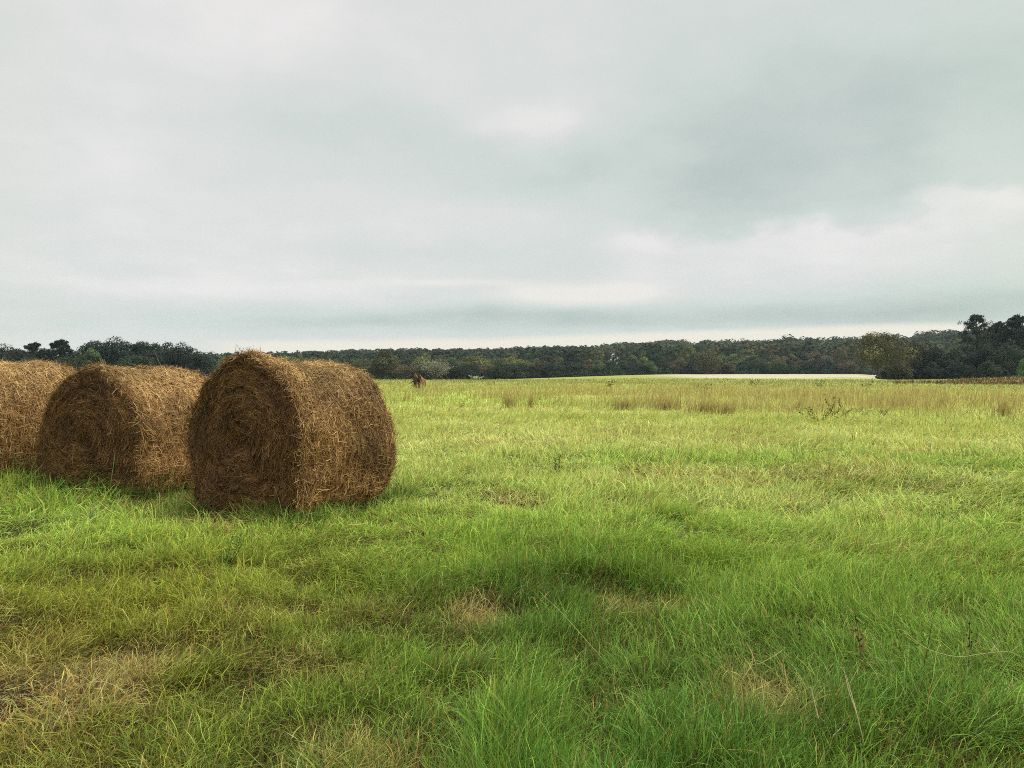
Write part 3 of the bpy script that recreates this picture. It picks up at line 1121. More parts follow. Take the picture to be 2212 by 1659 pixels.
tree('bigoak', 1902, 714, 150, (0.078, 0.076, 0.028), 'oak_tree', 'large olive brown oak with thin see-through top at the pale field corner', wide=1.05, turn=0.6)
tree('dead', 938, 764, 205, GREY, 'oak_tree', 'wide silvery grey half bare oak with dark forking limbs behind the stump', wide=0.93, turn=2.2)
tree('oakA', 832, 754, 215, (0.055, 0.058, 0.024), 'oak_tree', 'tall dull olive oak left of the silvery half bare oak', wide=0.95)

# copse behind the bales
G = 'trees of the dark copse behind the bales'
for k, (key, px, yt, d, t, w, nm, lab) in enumerate([
    ('nearA', -60, 738, 172, DARK, 1.0, 'broadleaf_tree', 'dark tree at the very left end of the copse'),
    ('nearB', 12, 742, 170, DARK, 0.95, 'broadleaf_tree', 'low dark tree above the top of the leftmost bale'),
    ('pineC', 74, 738, 176, DARK, 0.95, 'pine_tree', 'dark round-topped pine left of the taller pine by the gap in the copse'),
    ('pineC', 128, 732, 178, (0.015, 0.024, 0.015), 1.0, 'pine_tree', 'blackish pine with rounded top just left of the gap in the copse'),
    ('oakD', 196, 752, 168, MIDG, 0.9, 'broadleaf_tree', 'small greener tree low in the copse right of the gap'),
    ('nearA', 204, 734, 182, DEEP, 0.85, 'broadleaf_tree', 'thin-topped tree right of the gap in the copse'),
    ('nearB', 254, 726, 180, DARK, 0.9, 'broadleaf_tree', 'tallest dark tree in the middle of the copse over the slumped bale'),
    ('nearA', 304, 736, 178, DARK, 0.9, 'broadleaf_tree', 'dark tree on the right shoulder of the tallest tree of the copse'),
    ('oakB', 334, 740, 182, DEEP, 0.7, 'broadleaf_tree', 'narrow loose-crowned tree with sky showing through its top'),
    ('oakB', 362, 738, 186, DEEP, 0.7, 'broadleaf_tree', 'narrow loose tree left of the dome at the copse end'),
    ('nearB', 396, 738, 176, (0.015, 0.024, 0.015), 0.78, 'broadleaf_tree', 'dark dome-shaped tree near the right end of the copse'),
    ('elmB', 432, 763, 172, DARK, 0.9, 'broadleaf_tree', 'low dark tree closing the right end of the copse'),
    ('elmA', 160, 768, 166, DEEP, 1.0, 'broadleaf_tree', 'low bushy tree filling the gap in the copse'),
    ('elmA', 300, 766, 164, DEEP, 1.1, 'broadleaf_tree', 'low bushy tree under the tallest trees of the copse'),
    ('elmB', 60, 770, 164, DEEP, 1.1, 'broadleaf_tree', 'low bushy tree below the round-topped pine'),
    ('elmB', 490, 776, 190, MIDG, 1.0, 'broadleaf_tree', 'small paler tree standing clear of the copse behind the tall bale'),
]):
    tree(key, px, yt, d, t, nm, lab, G, wide=w * 1.22)

# wood at the right
G = 'trees of the dark wood at the right'
for k, (key, px, yt, d, t, w, nm, lab) in enumerate([
    ('nearB', 1975, 732, 172, (0.036, 0.040, 0.020), 0.9, 'broadleaf_tree', 'dark tree shouldering the right side of the big olive oak'),
    ('nearA', 2020, 748, 168, DARK, 1.0, 'broadleaf_tree', 'lower dark tree in the dip between the oak and the tall pine'),
    ('elmA', 1950, 775, 156, (0.075, 0.066, 0.028), 1.0, 'broadleaf_tree', 'low brownish tree at the foot of the big oak'),
    ('nearB', 2062, 750, 165, DEEP, 0.9, 'broadleaf_tree', 'rounded dark tree left of the foot of the tall pine'),
    ('pineA', 2110, 679, 172, (0.022, 0.034, 0.020), 0.92, 'pine_tree', 'tall pine with open tufted top, left of the wood mass'),
    ('pineB', 2160, 694, 176, DARK, 1.0, 'pine_tree', 'dark pine between the open-topped pine and the tallest pine'),
    ('pineC', 2196, 678, 174, DARK, 0.95, 'pine_tree', 'tallest dark pine at the right edge of the photo'),
    ('pineA', 2262, 672, 178, DARK, 1.0, 'pine_tree', 'dark pine just past the right edge of the wood'),
    ('nearA', 2130, 742, 160, (0.020, 0.028, 0.018), 1.0, 'broadleaf_tree', 'blackish undergrowth tree below the open-topped pine'),
    ('nearB', 2178, 738, 158, DEEP, 0.9, 'broadleaf_tree', 'dark broad tree below the tallest pine'),
    ('elmA', 2075, 782, 152, DARK, 1.1, 'broadleaf_tree', 'low black-green bushy tree along the wood edge left of the tall pine'),
    ('elmB', 2015, 780, 154, DARK, 1.1, 'broadleaf_tree', 'low black-green bushy tree along the wood edge right of the big oak'),
    ('elmB', 2135, 778, 150, DEEP, 1.1, 'broadleaf_tree', 'low bushy tree at the wood edge beside the bright green one'),
    ('elmA', 2222, 772, 146, (0.085, 0.160, 0.040), 0.75, 'broadleaf_tree', 'bright green bushy tree at the right edge of the photo'),
    ('nearA', 2330, 690, 176, DARK, 1.1, 'broadleaf_tree', 'dark tree beyond the right edge of the photo'),
]):
    tree(key, px, yt, d, t, nm, lab, G, wide=w)

# the long row along the far side of the meadow
tree('pineC', 1233, 761, 262, (0.018, 0.034, 0.020), 'pine_tree', 'dark layered conifer rising alone out of the far row', wide=0.95)
tree('oakC', 1526, 752, 268, (0.080, 0.080, 0.034), 'broadleaf_tree', 'tall olive tree topping the far row above the pale field', wide=0.85)
LAND = [(832, 'the dull olive oak'), (938, 'the silvery oak'), (1233, 'the lone dark conifer'),
        (1526, 'the tall olive tree'), (1902, 'the big oak')]
WORDS = {'dark': DEEP, 'olive': OLIVE, 'brownish': BROWN, 'yellow-green': YELLOW, 'mid green': MIDG, 'blackish': (0.024, 0.030, 0.018)}
ORD = ['first', 'second', 'third', 'fourth', 'fifth', 'sixth', 'seventh', 'eighth', 'ninth', 'tenth', 'eleventh', 'twelfth', 'thirteenth', 'fourteenth']
counts = {}


def row_tree(key, px, yt, d, colour, tier, wide, r):
    lm = [l for l in LAND if l[0] <= px]
    if lm:
        where, side = lm[-1][1], 'right'
    else:
        where, side = LAND[0][1], 'left'
    size = {0: 'low', 1: 'taller'}[tier]
    k = (where, side, colour, size)
    i = counts[k] = counts.get(k, 0) + 1
    label = f'{ORD[i - 1]} {size} {colour} tree {side} of {where} in the far row'
    if colour != 'x':
        t = np.array(WORDS[colour]) * r.uniform(0.8, 1.25) * np.array([1 + r.normal(0, 0.06), 1, 1 + r.normal(0, 0.06)])
    tree(key, px, yt, d, tuple(t), 'broadleaf_tree', label, 'trees of the far row', wide=wide)


def build_row():
    r = np.random.default_rng(77)
    keys = ['oakA', 'oakB', 'oakC', 'oakD', 'elmA', 'elmB']
    # front tier along the field edge
    px = 520.0
    while px < 1850:
        d = np.interp(px, [500, 850, 1000, 1250, 1450, 1850], [232, 235, 240, 262, 285, 300]) + r.uniform(-6, 6)
        yt = np.interp(px, [500, 850, 1000, 1250, 1450, 1850], [782, 784, 785, 781, 778, 776]) + r.normal(0, 3.5)
        col = r.choice(['dark', 'blackish', 'olive', 'brownish', 'mid green'], p=[0.30, 0.22, 0.18, 0.2, 0.10])
        row_tree(r.choice(['elmA', 'elmB', 'oakC', 'oakA']), px, yt, d, col, 0, r.uniform(0.95, 1.35), r)
        px += r.uniform(15, 26)
    px = 525.0
    while px < 1900:
        d = np.interp(px, [500, 1250, 1850], [258, 288, 330]) + r.uniform(-6, 10)
        yt = np.interp(px, [500, 850, 1000, 1250, 1450, 1600, 1850], [774, 773, 775, 772, 767, 765, 762]) + r.normal(0, 3.5)
        if 1285 < px < 1350:
            yt = max(yt, 777)
        col = r.choice(['dark', 'olive', 'brownish', 'yellow-green', 'mid green'], p=[0.24, 0.24, 0.16, 0.22, 0.14])
        if not (abs(px - 1526) < 10 or abs(px - 1233) < 8):
            row_tree(r.choice(keys), px, yt, d, col, 1, r.uniform(0.95, 1.35), r)
        px += r.uniform(17, 30)


build_row()


def build_forest():
    """the wooded hill behind: reads as one mass"""
    r = np.random.default_rng(88)
    acc = Acc()
    n = 3600
    d = np.sqrt(r.uniform(330 ** 2, 800 ** 2, n))
    px = r.uniform(-500, 2750, n)
    ok = ~((px > 1300) & (px < 1346) & (d < 432))
    d, px = d[ok], px[ok]
    y = d
    x = (px - CX) / FPX * d
    z = terrain(x, y)
    right = smoothstep(1230, 1300, px)
    h = r.uniform(10.5, 14.0, len(d)) + right * r.normal(0, 0.9, len(d))
    far = smoothstep(380, 760, d)
    far = smoothstep(380, 760, d)
    for i in range(len(d)):
        w = h[i] * r.uniform(0.55, 0.85) * (1 + 0.4 * right[i])
        nl = 110
        c0 = np.array([x[i], y[i], z[i]])
        dd = norm(r.normal(size=(nl, 3)))
        dd[:, 2] = np.abs(dd[:, 2]) * 1.2 - 0.35
        lump = 0.78 + 0.4 * fbm(dd[:, 0] * 2 + i * 3.1, dd[:, 1] * 2 + dd[:, 2] * 2, 900, 2)[:, None]
        P = c0 + np.array([0, 0, h[i] * 0.56]) + dd * np.array([w / 2, w / 2, h[i] * 0.46]) * lump
        k = r.random()
        if right[i] > 0.5:
            base = np.array(DEEP if k < 0.45 else OLIVE if k < 0.75 else BROWN if k < 0.88 else MIDG) * 0.85
        else:
            base = np.array(DEEP if k < 0.80 else MIDG if k < 0.88 else OLIVE) * 0.80
        c = base * r.lognormal(0, 0.18) * r.lognormal(0, 0.14, (nl, 1))
        acc.add(*leaf_quads(P, dd + r.normal(0, 0.25, (nl, 3)), r.uniform(0.6, 1.2, nl), 0.8, c, r))
    o = obj('forest', acc.mesh('forest'), M_FOREST)
    tag(o, 'dark bluish forest covering the hill behind the far row', 'forest', kind='stuff')


M_FOREST = mat_attr('forest_canopy', 0.8, 0.1, transl=0.12)
build_forest()


# ------------------------------------------------------------------ house among the trees
def box(acc, lo, hi, col):
    x0, y0, z0 = lo
    x1, y1, z1 = hi
    v = [(x0, y0, z0), (x1, y0, z0), (x1, y1, z0), (x0, y1, z0), (x0, y0, z1), (x1, y0, z1), (x1, y1, z1), (x0, y1, z1)]
    q = [(0, 3, 2, 1), (4, 5, 6, 7), (0, 1, 5, 4), (1, 2, 6, 5), (2, 3, 7, 6), (3, 0, 4, 7)]
    acc.add(v, q, np.array(col))


def build_house():
    d = 425.0
    px = 1324.0
    x = (px - CX) / FPX * d
    zt = CAMZ + (HY - 764.5) / FPX * d          # ridge height
    zg = float(terrain(x, d)) - 0.3
    e = bpy.data.objects.new('white_house', None)
    COL.objects.link(e)
    e.location = (x, d, zg)
    e.rotation_euler = (0, 0, 0.25)
    tag(e, 'small white house half hidden among trees on the wooded hill', 'house')
    H = zt - zg
    w, dp = 2.6, 3.2
    wall_h = H - 1.5
    a = Acc()
    box(a, (-w, -dp, 0), (w, dp, wall_h), (0.78, 0.78, 0.76))
    for yy in (-dp, dp - 0.12):                  # gables
        v = [(-w, yy, wall_h), (w, yy, wall_h), (0, yy, H - 0.08), (-w, yy + 0.12, wall_h), (w, yy + 0.12, wall_h), (0, yy + 0.12, H - 0.08)]
        a.add(v, [(0, 1, 2, 2), (3, 5, 4, 4)], np.array((0.78, 0.78, 0.76))) if False else a.add(
            v + [(0, yy, wall_h), (0, yy + 0.12, wall_h)], [(0, 6, 2, 2), (6, 1, 2, 2), (3, 5, 7, 7), (7, 5, 4, 4)][:0] or
            [(0, 6, 7, 3), (6, 1, 4, 7), (0, 3, 5, 2), (1, 2, 5, 4), (0, 2, 6, 6)][:4], np.array((0.78, 0.78, 0.76)))
    obj('wall', a.mesh('wall'), M_PAINT, e)
    a = Acc()
    ov = 0.35
    t = 0.14
    for sx in (-1, 1):
        v = [(0, -dp - ov, H), (sx * (w + ov), -dp - ov, wall_h - 0.15), (sx * (w + ov), dp + ov, wall_h - 0.15), (0, dp + ov, H)]
        v += [(p[0], p[1], p[2] + t) for p in v]
        a.add(v, [(0, 1, 2, 3), (4, 7, 6, 5), (0, 4, 5, 1), (1, 5, 6, 2), (2, 6, 7, 3), (3, 7, 4, 0)], np.array((0.30, 0.31, 0.33)))
    rf = obj('roof', a.mesh('roof'), M_PAINT, e)
    a = Acc()
    box(a, (-1.5, 0.4, wall_h), (-0.9, 1.0, H + 0.9), (0.30, 0.2, 0.16))
    obj('chimney', a.mesh('chimney'), M_PAINT, rf)
    for wx in (-1.5, 0.9):
        f = Acc()
        box(f, (wx - 0.5, -dp - 0.06, wall_h - 1.9), (wx + 0.5, -dp - 0.003, wall_h - 0.5), (0.7, 0.7, 0.7))
        wo = obj('window', f.mesh('window'), M_PAINT, e)
        p = Acc()
        box(p, (wx - 0.4, -dp - 0.09, wall_h - 1.8), (wx + 0.4, -dp - 0.063, wall_h - 0.6), (0.03, 0.035, 0.04))
        obj('pane', p.mesh('pane'), M_PAINT, wo)


build_house()


# ------------------------------------------------------------------ stump, weeds, stalks
def ground_at(px, py):
    y = CAMZ * FPX / (py - HY)
    for _ in range(4):
        x = (px - CX) / FPX * y
        y = (CAMZ - float(terrain(x, y))) * FPX / (py - HY)
    return (px - CX) / FPX * y, y


def build_stump():
    r = np.random.default_rng(5)
    x, y = ground_at(906, 841)
    zg = float(terrain(x, y))
    e = bpy.data.objects.new('tree_stump', None)
    COL.objects.link(e)
    e.location = (x, y, zg - 0.05)
    tag(e, 'broken brown hollow tree stump standing alone in the tan grass', 'stump')
    s = 1.3 * y / FPX                 # metres per photo pixel there
    H = 33 * s
    nt, nz = 40, 26
    th = np.linspace(0, 2 * np.pi, nt, endpoint=False)
    u = np.linspace(0, 1, nz)
    T, U = np.meshgrid(th, u)
    rad = (10.0 * s) * (1.0 + 0.25 * np.exp(-U / 0.10) - 0.12 * U - 0.42 * U ** 4)
    rad = rad * (0.80 + 0.42 * fbm(T * 1.9, U * 3.5, 611, 4)) + 0.03 * np.sin(T * 7 + U * 5) * (1 - 0.5 * U)
    # hollow on the near side
    near = np.exp(-((np.angle(np.exp(1j * (T + np.pi / 2 + 0.15)))) / 0.55) ** 2) * np.exp(-((U - 0.42) / 0.26) ** 2)
    rad = rad * (1 - 0.62 * near)
    topc = 0.72 + 0.28 * np.clip(np.cos(T - 2.6), -1, 1) * 0.9 + 0.10 * (fbm(T * 4, T * 0 + 3, 615, 2) - 0.5)
    z = U * H * np.where(U > 0.5, 1 + (topc - 1) * (U - 0.5) * 2, 1)
    X = rad * np.cos(T) + 0.10 * H * (0.5 - U) * 0.6
    Y = rad * np.sin(T)
    v = np.stack([X, Y, z], -1).reshape(-1, 3)
    i = np.arange(nz - 1)[:, None] * nt
    j = np.arange(nt)[None, :]
    j2 = (j + 1) % nt
    q = np.stack([i + j, i + j2, i + nt + j2, i + nt + j], -1).reshape(-1, 4)
    rust = np.array([0.22, 0.125, 0.060])
    dk = np.array([0.040, 0.027, 0.021])
    f = np.clip(0.55 + 0.5 * np.cos(T - 0.2) + (U - 0.6) * 0.9 + (fbm(T * 3, U * 6, 618, 3) - 0.5), 0, 1)
    f = f * (1 - near)
    a = Acc()
    a.add(v, q, mixc(dk, rust, f.ravel()))
    # rotten top
    cap = len(v)
    ring = v[(nz - 1) * nt:]
    a.add(np.concatenate([ring, ring * np.array([0.3, 0.3, 1]) - np.array([0, 0, 0.22 * H])]),
          np.stack([np.arange(nt), (np.arange(nt) + 1) % nt, nt + (np.arange(nt) + 1) % nt, nt + np.arange(nt)], -1), dk * 0.8)
    obj('trunk', a.mesh('stump_trunk', True), M_WOOD, e)
    for pts, w in [([(-6, 0, 15), (-12, -3, 13.5), (-18, -4, 9.5)], 1.3), ([(-5, -1, 4), (-9, -5, 5), (-12, -8, 7.5)], 1.2),
                   ([(-3, 0, 30), (-3.6, 0, 33), (-3.0, 0, 37)], 1.0), ([(5, -2, 3), (10, -6, 2), (14, -8, 3.5)], 1.0)]:
        b = Acc()
        tube(b, np.array(pts) * s, np.array([w, w * 0.8, w * 0.45]) * s, dk * 1.2, 6)
        obj('broken_branch', b.mesh('broken_branch'), M_WOOD, e)
    g = Acc()
    n = 160
    gx, gy = r.normal(0, 7 * s, n), r.normal(-3 * s, 5 * s, n)
    c = np.where(r.random((n, 1)) < 0.6, TAN, BRN) * r.uniform(0.7, 1.2, (n, 1))
    g.add(*blades(gx, gy, None, r.uniform(0.2, 0.5, n), np.full(n, 0.025), r.uniform(0, 6.28, n), r.normal(0.2, 0.15, n), np.full(n, 0.4), c, c, 3, r, z=np.zeros(n)))
    obj('dead_grass', g.mesh('dead_grass'), M_DRY, e)


build_stump()


def leaf_strip(acc, p, d, up, length, width, col, r):
    """pointed leaf: two faces folded along the midrib, drooping"""
    d = d / np.linalg.norm(d)
    side = np.cross(d, up)
    side = side / max(np.linalg.norm(side), 1e-6)
    m = p + d * length * 0.5 + up * length * 0.10
    t = p + d * length - up * length * 0.12
    lift = up * width * 0.25
    v = np.array([p, m + side * width / 2 + lift, m, m - side * width / 2 + lift, t])
    acc.add(v, [(0, 2, 4, 1), (0, 3, 4, 2)], col)


def weed(name, label, px, py, h, r, n_stem=1, leaf=0.06, n_leaf=16, leaf_col=(0.06, 0.12, 0.03), stem_col=(0.16, 0.15, 0.05),
         heads=0, head_col=(0.045, 0.028, 0.018), head_r=0.012, lean=0.15, spread=0.12, group=None, cat='weed', leaf_w=0.35):
    x, y = ground_at(px, py)
    e = bpy.data.objects.new(name, None)
    COL.objects.link(e)
    e.location = (x, y, float(terrain(x, y)) - 0.02)
    tag(e, label, cat, group)
    up = np.array([0, 0, 1.0])
    st, lf, hd = Acc(), Acc(), Acc()
    for s in range(n_stem):
        az = r.uniform(0, 6.28)
        off = np.array([np.cos(az), np.sin(az), 0]) * spread * r.uniform(0, 1) * (n_stem > 1)
        tip = off * 1.6 + np.array([np.cos(az) * lean, np.sin(az) * lean, 1.0]) * h * r.uniform(0.7, 1.0)
        mid = (off + tip) / 2 + r.normal(0, 0.03 * h, 3) * np.array([1, 1, 0])
        t = np.linspace(0, 1, 8)[:, None]
        pts = off * 0.4 * (1 - t) ** 2 + mid * 2 * t * (1 - t) + tip * t ** 2
        tube(st, pts, np.linspace(0.0045, 0.002, 8) * max(h / 0.5, 0.7), np.array(stem_col), 5)
        for k in range(n_leaf):
            f = r.uniform(0.12, 0.97)
            p = np.array([np.interp(f, np.linspace(0, 1, 8), pts[:, i]) for i in range(3)])
            a = k * 2.4 + r.normal(0, 0.4)
            dd = np.array([np.cos(a), np.sin(a), r.uniform(0.1, 0.9)])
            ll = leaf * (1.15 - 0.6 * f) * r.uniform(0.7, 1.2)
            leaf_strip(lf, p, dd, up, ll, ll * leaf_w, np.array(leaf_col) * r.lognormal(0, 0.22), r)
        for k in range(heads):
            f = r.uniform(0.55, 1.0)
            p = np.array([np.interp(f, np.linspace(0, 1, 8), pts[:, i]) for i in range(3)])
            a = k * 2.1
            p = p + np.array([np.cos(a), np.sin(a), 0.4]) * head_r * r.uniform(1.0, 2.4)
            for m in range(1):
                zz = np.array([-1, -0.5, 0.4, 1.0])
                tube(hd, p + up * (zz * head_r)[:, None], np.array([0.25, 0.95, 0.8, 0.1]) * head_r, np.array(head_col) * r.uniform(0.6, 1.6), 6)
    obj('stem', st.mesh('stem', True), M_WEED, e)
    if lf.n:
        obj('leaves', lf.mesh('leaves'), M_WEED, e)
    if hd.n:
        obj('seed_heads', hd.mesh('seed_heads', True), M_WEED, e)
    return e


def build_weeds():
    r = np.random.default_rng(99)
    W = weed
    # dark leafy weeds at the foot of the bales
    for px, py, h, ns, lab in [(575, 1112, 0.26, 7, 'dark green leafy weed clump growing against the tall bale face'),
                               (505, 1098, 0.22, 6, 'low dark leafy weed left of the clump at the tall bale'),
                               (330, 1085, 0.20, 5, 'small leafy weed at the foot of the slumped bale'),
                               (180, 1078, 0.24, 6, 'leafy weed below the gap between slumped and leftmost bales'),
                               (725, 1108, 0.24, 6, 'leafy weed under the right side of the tall bale'),
                               (790, 1100, 0.18, 5, 'low leafy weed near the far right foot of the tall bale'),
                               (105, 1068, 0.22, 6, 'dark bushy weed in the shade by the leftmost bale')]:
        W('leafy_weed', lab, px, py, h, r, ns, 0.085, 15, (0.045, 0.100, 0.022), (0.06, 0.10, 0.03), spread=0.20, lean=0.3, group='weeds at the foot of the bales')
    # foreground flowering weeds, lower right
    W('seedy_weed', 'tall weed with browning leaves and black seed heads, tallest of three', 1872, 1500, 0.46, r, 1, 0.07, 26, (0.19, 0.17, 0.05), (0.20, 0.13, 0.05), 9, head_r=0.0045, lean=0.12, group='seedy weeds in the foreground')
    W('seedy_weed', 'seedy weed right of the tallest one with dark heads along its stem', 2092, 1470, 0.34, r, 1, 0.045, 16, (0.14, 0.16, 0.045), (0.13, 0.08, 0.05), 9, head_r=0.0048, lean=0.05, group='seedy weeds in the foreground')
    W('seedy_weed', 'short dark-headed weed left of the tallest one', 1745, 1450, 0.26, r, 1, 0.04, 10, (0.10, 0.13, 0.04), (0.12, 0.08, 0.05), 6, head_r=0.0048, lean=0.15, group='seedy weeds in the foreground')
    W('leafy_weed', 'broad-leaved green weed between the two seedy weeds', 1985, 1480, 0.36, r, 2, 0.075, 12, (0.14, 0.20, 0.030), (0.14, 0.17, 0.03), spread=0.06, leaf_w=0.5)
    W('leafy_weed', 'small round-leaved weed low at the right foreground', 1945, 1640, 0.22, r, 3, 0.03, 16, (0.18, 0.20, 0.035), (0.12, 0.14, 0.03), spread=0.10, leaf_w=0.6)
    W('leafy_weed', 'pale green leafy sprig in front of the leftmost bale', 190, 1130, 0.28, r, 2, 0.085, 9, (0.20, 0.30, 0.10), (0.2, 0.26, 0.09), spread=0.08)
    W('leafy_weed', 'dark leafy weed in the open grass below the slumped bale', 475, 1230, 0.24, r, 4, 0.06, 14, (0.065, 0.13, 0.022), (0.07, 0.12, 0.02), spread=0.10)
    W('leafy_weed', 'dark leafy weed out in the meadow right of the tall bale', 1205, 1030, 0.42, r, 2, 0.09, 14, (0.055, 0.11, 0.022), (0.07, 0.12, 0.02), spread=0.10)
    # mid meadow
    W('dock_weed', 'tall dark spiky weed standing up in the tan grass at the right', 1806, 905, 0.85, r, 3, 0.12, 18, (0.14, 0.15, 0.045), (0.15, 0.13, 0.05), 6, (0.09, 0.07, 0.03), 0.016, lean=0.10, spread=0.5, group='dark weeds in the meadow')
    W('dock_weed', 'bushy dark weed left of the tall spiky weed', 1765, 912, 0.55, r, 7, 0.12, 18, (0.12, 0.12, 0.042), (0.09, 0.07, 0.03), 3, (0.09, 0.07, 0.03), 0.016, lean=0.4, spread=0.55, group='dark weeds in the meadow')
    W('dock_weed', 'low dark weed right of the tall spiky weed', 1898, 905, 0.36, r, 6, 0.12, 18, (0.085, 0.095, 0.04), (0.09, 0.07, 0.03), lean=0.4, spread=0.45, group='dark weeds in the meadow')
    W('dock_weed', 'small dark two-stemmed weed below the tan tufts', 1000, 888, 0.42, r, 2, 0.12, 10, (0.08, 0.10, 0.03), (0.09, 0.09, 0.03), lean=0.4, spread=0.25, group='dark weeds in the meadow')
    W('leafy_weed', 'pale low shrub on the crest against the far trees', 1027, 822, 0.75, r, 8, 0.5, 14, (0.40, 0.45, 0.30), (0.2, 0.2, 0.1), lean=0.7, spread=0.8)
    for px, py, h, lab in [(1520, 846, 0.6, 'small dark weed in the far green strip above the tan band'),
                           (1625, 837, 0.9, 'small dark weed under the left end of the pale field'),
                           (1770, 838, 0.8, 'small dark weed below the middle of the pale field'),
                           (1870, 838, 0.8, 'small dark weed left of the foot of the big oak'),
                           (1310, 838, 0.7, 'small dark weed at the left of the far green strip')]:
        W('dock_weed', lab, px, py, h, r, 4, 0.28, 12, (0.07, 0.085, 0.03), (0.08, 0.08, 0.03), lean=0.3, spread=0.35, group='small weeds in the far meadow')


build_weeds()


def build_tufts():
    """the tall tan clumps that stand out one by one in front of the dry band"""
    r = np.random.default_rng(123)
    for px, py, w, h, lab in [(1098, 882, 0.30, 0.75, 'tan grass clump leaning right, tallest at the left of the dry band'),
                              (1147, 881, 0.16, 0.70, 'narrow tan grass clump right of the tallest clump'),
                              (1345, 886, 0.45, 0.60, 'broad tan grass clump at the middle of the dry band'),
                              (1435, 886, 0.60, 0.62, 'wide brown grass clump right of the broad middle clump'),
                              (1530, 895, 0.70, 0.66, 'wide tan grass clump leaving a dark foot above the green meadow'),
                              (1572, 898, 0.25, 0.55, 'small tan grass clump right of the wide dark-footed clump'),
                              (1728, 888, 0.22, 0.55, 'small brown grass clump left of the bushy dark weed'),
                              (2165, 900, 0.30, 0.62, 'brown grass clump at the right edge of the photo'),
                              (2040, 880, 0.35, 0.60, 'brown grass clump between spiky weed and right edge')]:
        x, y = ground_at(px, py)
        n = int(150 * (w / 0.3) ** 1.1)
        gx = np.clip(r.normal(0, w * 0.5, n), -w * 0.9, w * 0.9)
        gy = np.clip(r.normal(0, w * 0.35, n), -w * 0.6, w * 0.6)
        c = np.where(r.random((n, 1)) < 0.5, np.array([0.45, 0.38, 0.14]), np.array([0.38, 0.30, 0.11])) * r.lognormal(0, 0.22, (n, 1))
        v, q, cc = blades(gx, gy, None, h * r.uniform(0.5, 1.1, n), np.full(n, 0.014), r.normal(0.1, 0.8, n), np.clip(r.normal(0.05, 0.10, n), 0, 0.5),
                          r.normal(0.25, 0.2, n), c * 0.7, c, 4, r, z=np.zeros(n))
        o = obj('grass_tuft', mesh_from('grass_tuft', v, q, cc), M_DRY, loc=(x, y, float(terrain(x, y)) - 0.02))
        tag(o, lab, 'grass tuft', 'tan grass tufts in the meadow')


build_tufts()


def build_rust():
    """bank of red-brown weeds on the rise at the right"""
    r = np.random.default_rng(131)
    n = 16000
    d = r.uniform(78, 112, n)
    px = r.uniform(1930, 2700, n)
    x, y = (px - CX) / FPX * d, d
    m = fbm(x / 6, y / 5, 140, 3) + 0.26 * smoothstep(2000, 2160, px) - 0.22
    keep = (r.random(n) < smoothstep(0.42, 0.62, m)) & (d < 84 + 26 * smoothstep(1950, 2150, px))
    x, y, d = x[keep], y[keep], d[keep]
    n = len(x)
    k = r.random((n, 1))
    c = np.where(k < 0.55, RUST, np.where(k < 0.8, np.array([0.09, 0.075, 0.03]), np.array([0.30, 0.20, 0.08]))) * r.lognormal(0, 0.3, (n, 1))
    v, q, cc = blades(x, y, d, r.uniform(0.25, 0.65, n), 0.0010 * d * r.uniform(0.6, 1.6, n), r.uniform(0, 6.28, n), r.normal(0.35, 0.3, n), r.normal(0.5, 0.4, n), c * 0.8, c, 3, r)
    o = obj('rust_weeds', mesh_from('rust_weeds', v, q, cc), M_DRY)
    tag(o, 'bank of red-brown dead weeds on the rise before the wood', 'dead weeds', kind='stuff')


build_rust()


def stalk(label, px, py, pts_list, col, rad=0.004, name='dry_stalk'):
    """dry forked stalk; points are (right, up, away) metres from its foot"""
    x, y = ground_at(px, py)
    a = Acc()
    for pts in pts_list:
        p = np.array([(q[0], q[2], q[1]) for q in pts], float)
        t = np.linspace(0, 1, len(p))
        tt = np.linspace(0, 1, 3 * len(p))
        pp = np.stack([np.interp(tt, t, p[:, i]) for i in range(3)], -1)
        pp[1:-1] = (pp[:-2] + 2 * pp[1:-1] + pp[2:]) / 4
        tube(a, pp, np.linspace(rad, rad * 0.45, len(pp)), np.array(col), 5)
    o = obj(name, a.mesh('dry_stalk', True), M_DRY, loc=(x, y, float(terrain(x, y)) + 0.02))
    tag(o, label, 'stalk')


stalk('pale forked dry stalk propped against the front edge of the tall bale', 602, 1140,
      [[(0, 0.02, 0), (0.05, 0.12, 0), (0.10, 0.16, 0), (0.17, 0.20, 0)], [(0.03, 0.08, 0), (0, 0.2, 0.02), (-0.06, 0.36, 0.04)],
       [(0.03, 0.08, 0), (0.06, 0.22, 0.02), (0.10, 0.38, 0.04)], [(0.10, 0.02, -0.05), (0.2, 0.09, -0.04), (0.34, 0.12, 0)]], (0.62, 0.56, 0.34))
stalk('long pale bent stalk lying over the grass at the right foreground', 2020, 1530,
      [[(-0.10, 0.28, 0.05), (-0.02, 0.21, 0.02), (0.10, 0.18, 0), (0.22, 0.20, 0), (0.32, 0.21, 0.0), (0.40, 0.17, 0)],
       [(0.24, 0.20, 0), (0.28, 0.25, 0)], [(0.33, 0.21, 0), (0.37, 0.24, 0)]], (0.44, 0.42, 0.20), 0.0018)
stalk('pale split stalk standing in the brown patch at the right foreground', 1838, 1640,
      [[(0.06, 0.02, 0), (0.03, 0.14, 0), (0, 0.22, 0), (-0.01, 0.30, 0.02)], [(0.03, 0.14, 0), (0.0, 0.27, 0.02)], [(-0.11, 0.12, 0), (-0.14, 0.24, 0)]], (0.60, 0.50, 0.30), 0.0024)
stalk('long thin leaning straw stalk in the middle foreground', 1215, 1420,
      [[(0.20, 0.02, -0.2), (0.0, 0.20, 0), (-0.12, 0.30, 0.05)]], (0.36, 0.42, 0.16), 0.0017)
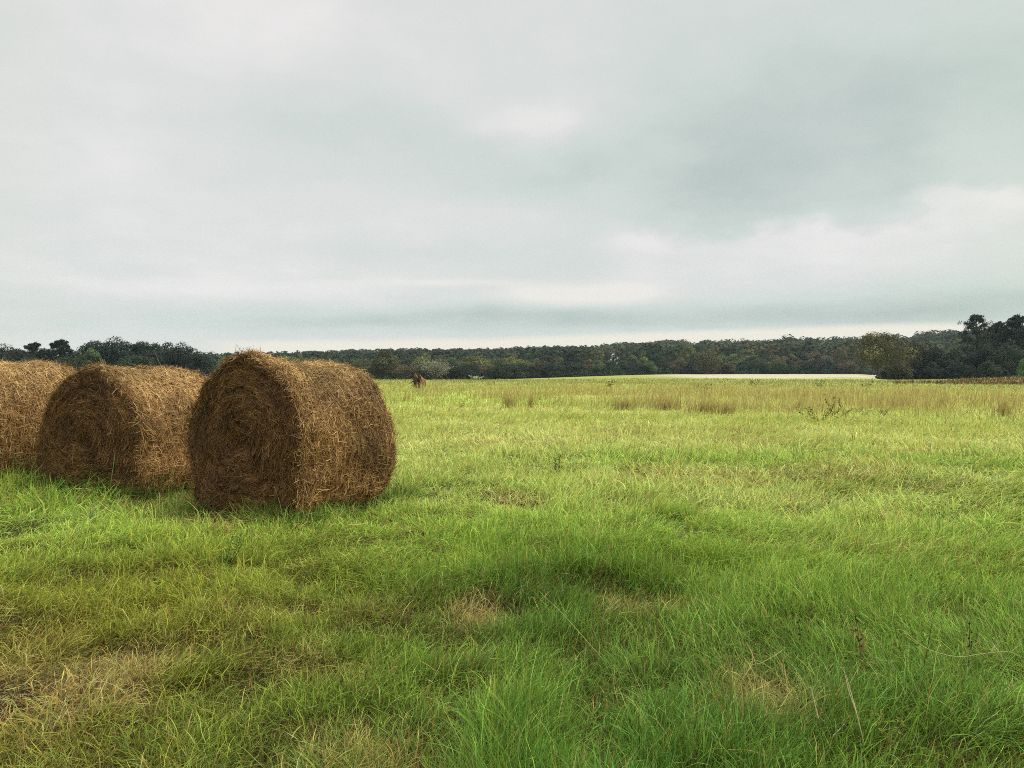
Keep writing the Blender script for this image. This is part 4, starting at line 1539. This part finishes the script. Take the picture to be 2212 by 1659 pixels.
stalk('bent dry stalk with a tufted tip in the middle foreground', 1300, 1380,
      [[(0, 0.03, 0), (0.02, 0.13, 0), (0.09, 0.19, 0)], [(0.02, 0.13, 0), (0.10, 0.155, 0)]], (0.42, 0.34, 0.18), 0.002)
stalk('arched pale stalk in the left foreground beside the dry patch', 120, 1560,
      [[(0, 0.02, 0), (0.08, 0.12, 0), (0.18, 0.14, 0), (0.26, 0.10, 0)]], (0.48, 0.42, 0.20), 0.002)


def build_undergrowth():
    """dark scrub closing the foot of the wood, the copse and the far row"""
    r = np.random.default_rng(141)
    acc = Acc()
    runs = [(np.linspace(1915, 2420, 60), np.interp(np.linspace(1915, 2420, 60), [1915, 2212, 2420], [157, 156, 156]), 2.2, DARK),
            (np.linspace(-160, 520, 60), np.full(60, 168.0), 2.0, DARK),
            (np.linspace(470, 1880, 170), np.interp(np.linspace(470, 1880, 170), [500, 850, 1000, 1250, 1450, 1880], [230, 233, 238, 259, 282, 300]), 2.2, DEEP)]
    for pxs, ds, h, colr in runs:
        for px, d in zip(pxs, ds):
            px = px + r.uniform(-4, 4)
            d = d + r.uniform(-2, 4)
            x, y = (px - CX) / FPX * d, d
            n = 240
            dd = norm(r.normal(size=(n, 3)))
            dd[:, 2] = np.abs(dd[:, 2])
            H = h * r.uniform(0.6, 1.3)
            P = np.array([x, y, float(terrain(x, y)) - 0.1]) + dd * np.array([2.4, 1.5, H]) * r.uniform(0.75, 1.1, (n, 1))
            c = np.array(colr) * r.lognormal(0, 0.25) * r.lognormal(0, 0.2, (n, 1))
            acc.add(*leaf_quads(P, dd + r.normal(0, 0.4, (n, 3)), r.uniform(0.2, 0.4, n), 0.7, c, r))
    o = obj('undergrowth', acc.mesh('undergrowth'), M_FOREST)
    tag(o, 'dark scrub closing the foot of the trees along the field edge', 'undergrowth', kind='stuff')


build_undergrowth()

HAZE = 0.00015


def build_haze():
    a = Acc()
    box(a, (-1010, -1010, -8), (1010, 1010, 50), (1, 1, 1))
    m = bpy.data.materials.new('haze')
    m.use_nodes = True
    g = NT(m.node_tree)
    g.n.clear()
    out = g.node('ShaderNodeOutputMaterial')
    v = g.node('ShaderNodeVolumePrincipled')
    v.inputs['Color'].default_value = (0.70, 0.88, 1.0, 1)
    v.inputs['Density'].default_value = HAZE
    v.inputs['Anisotropy'].default_value = 0.2
    g.link(v.outputs[0], out.inputs['Volume'])
    o = obj('haze', a.mesh('haze'), m)
    tag(o, 'thin bluish air over the whole meadow', 'haze', kind='stuff')


build_haze()
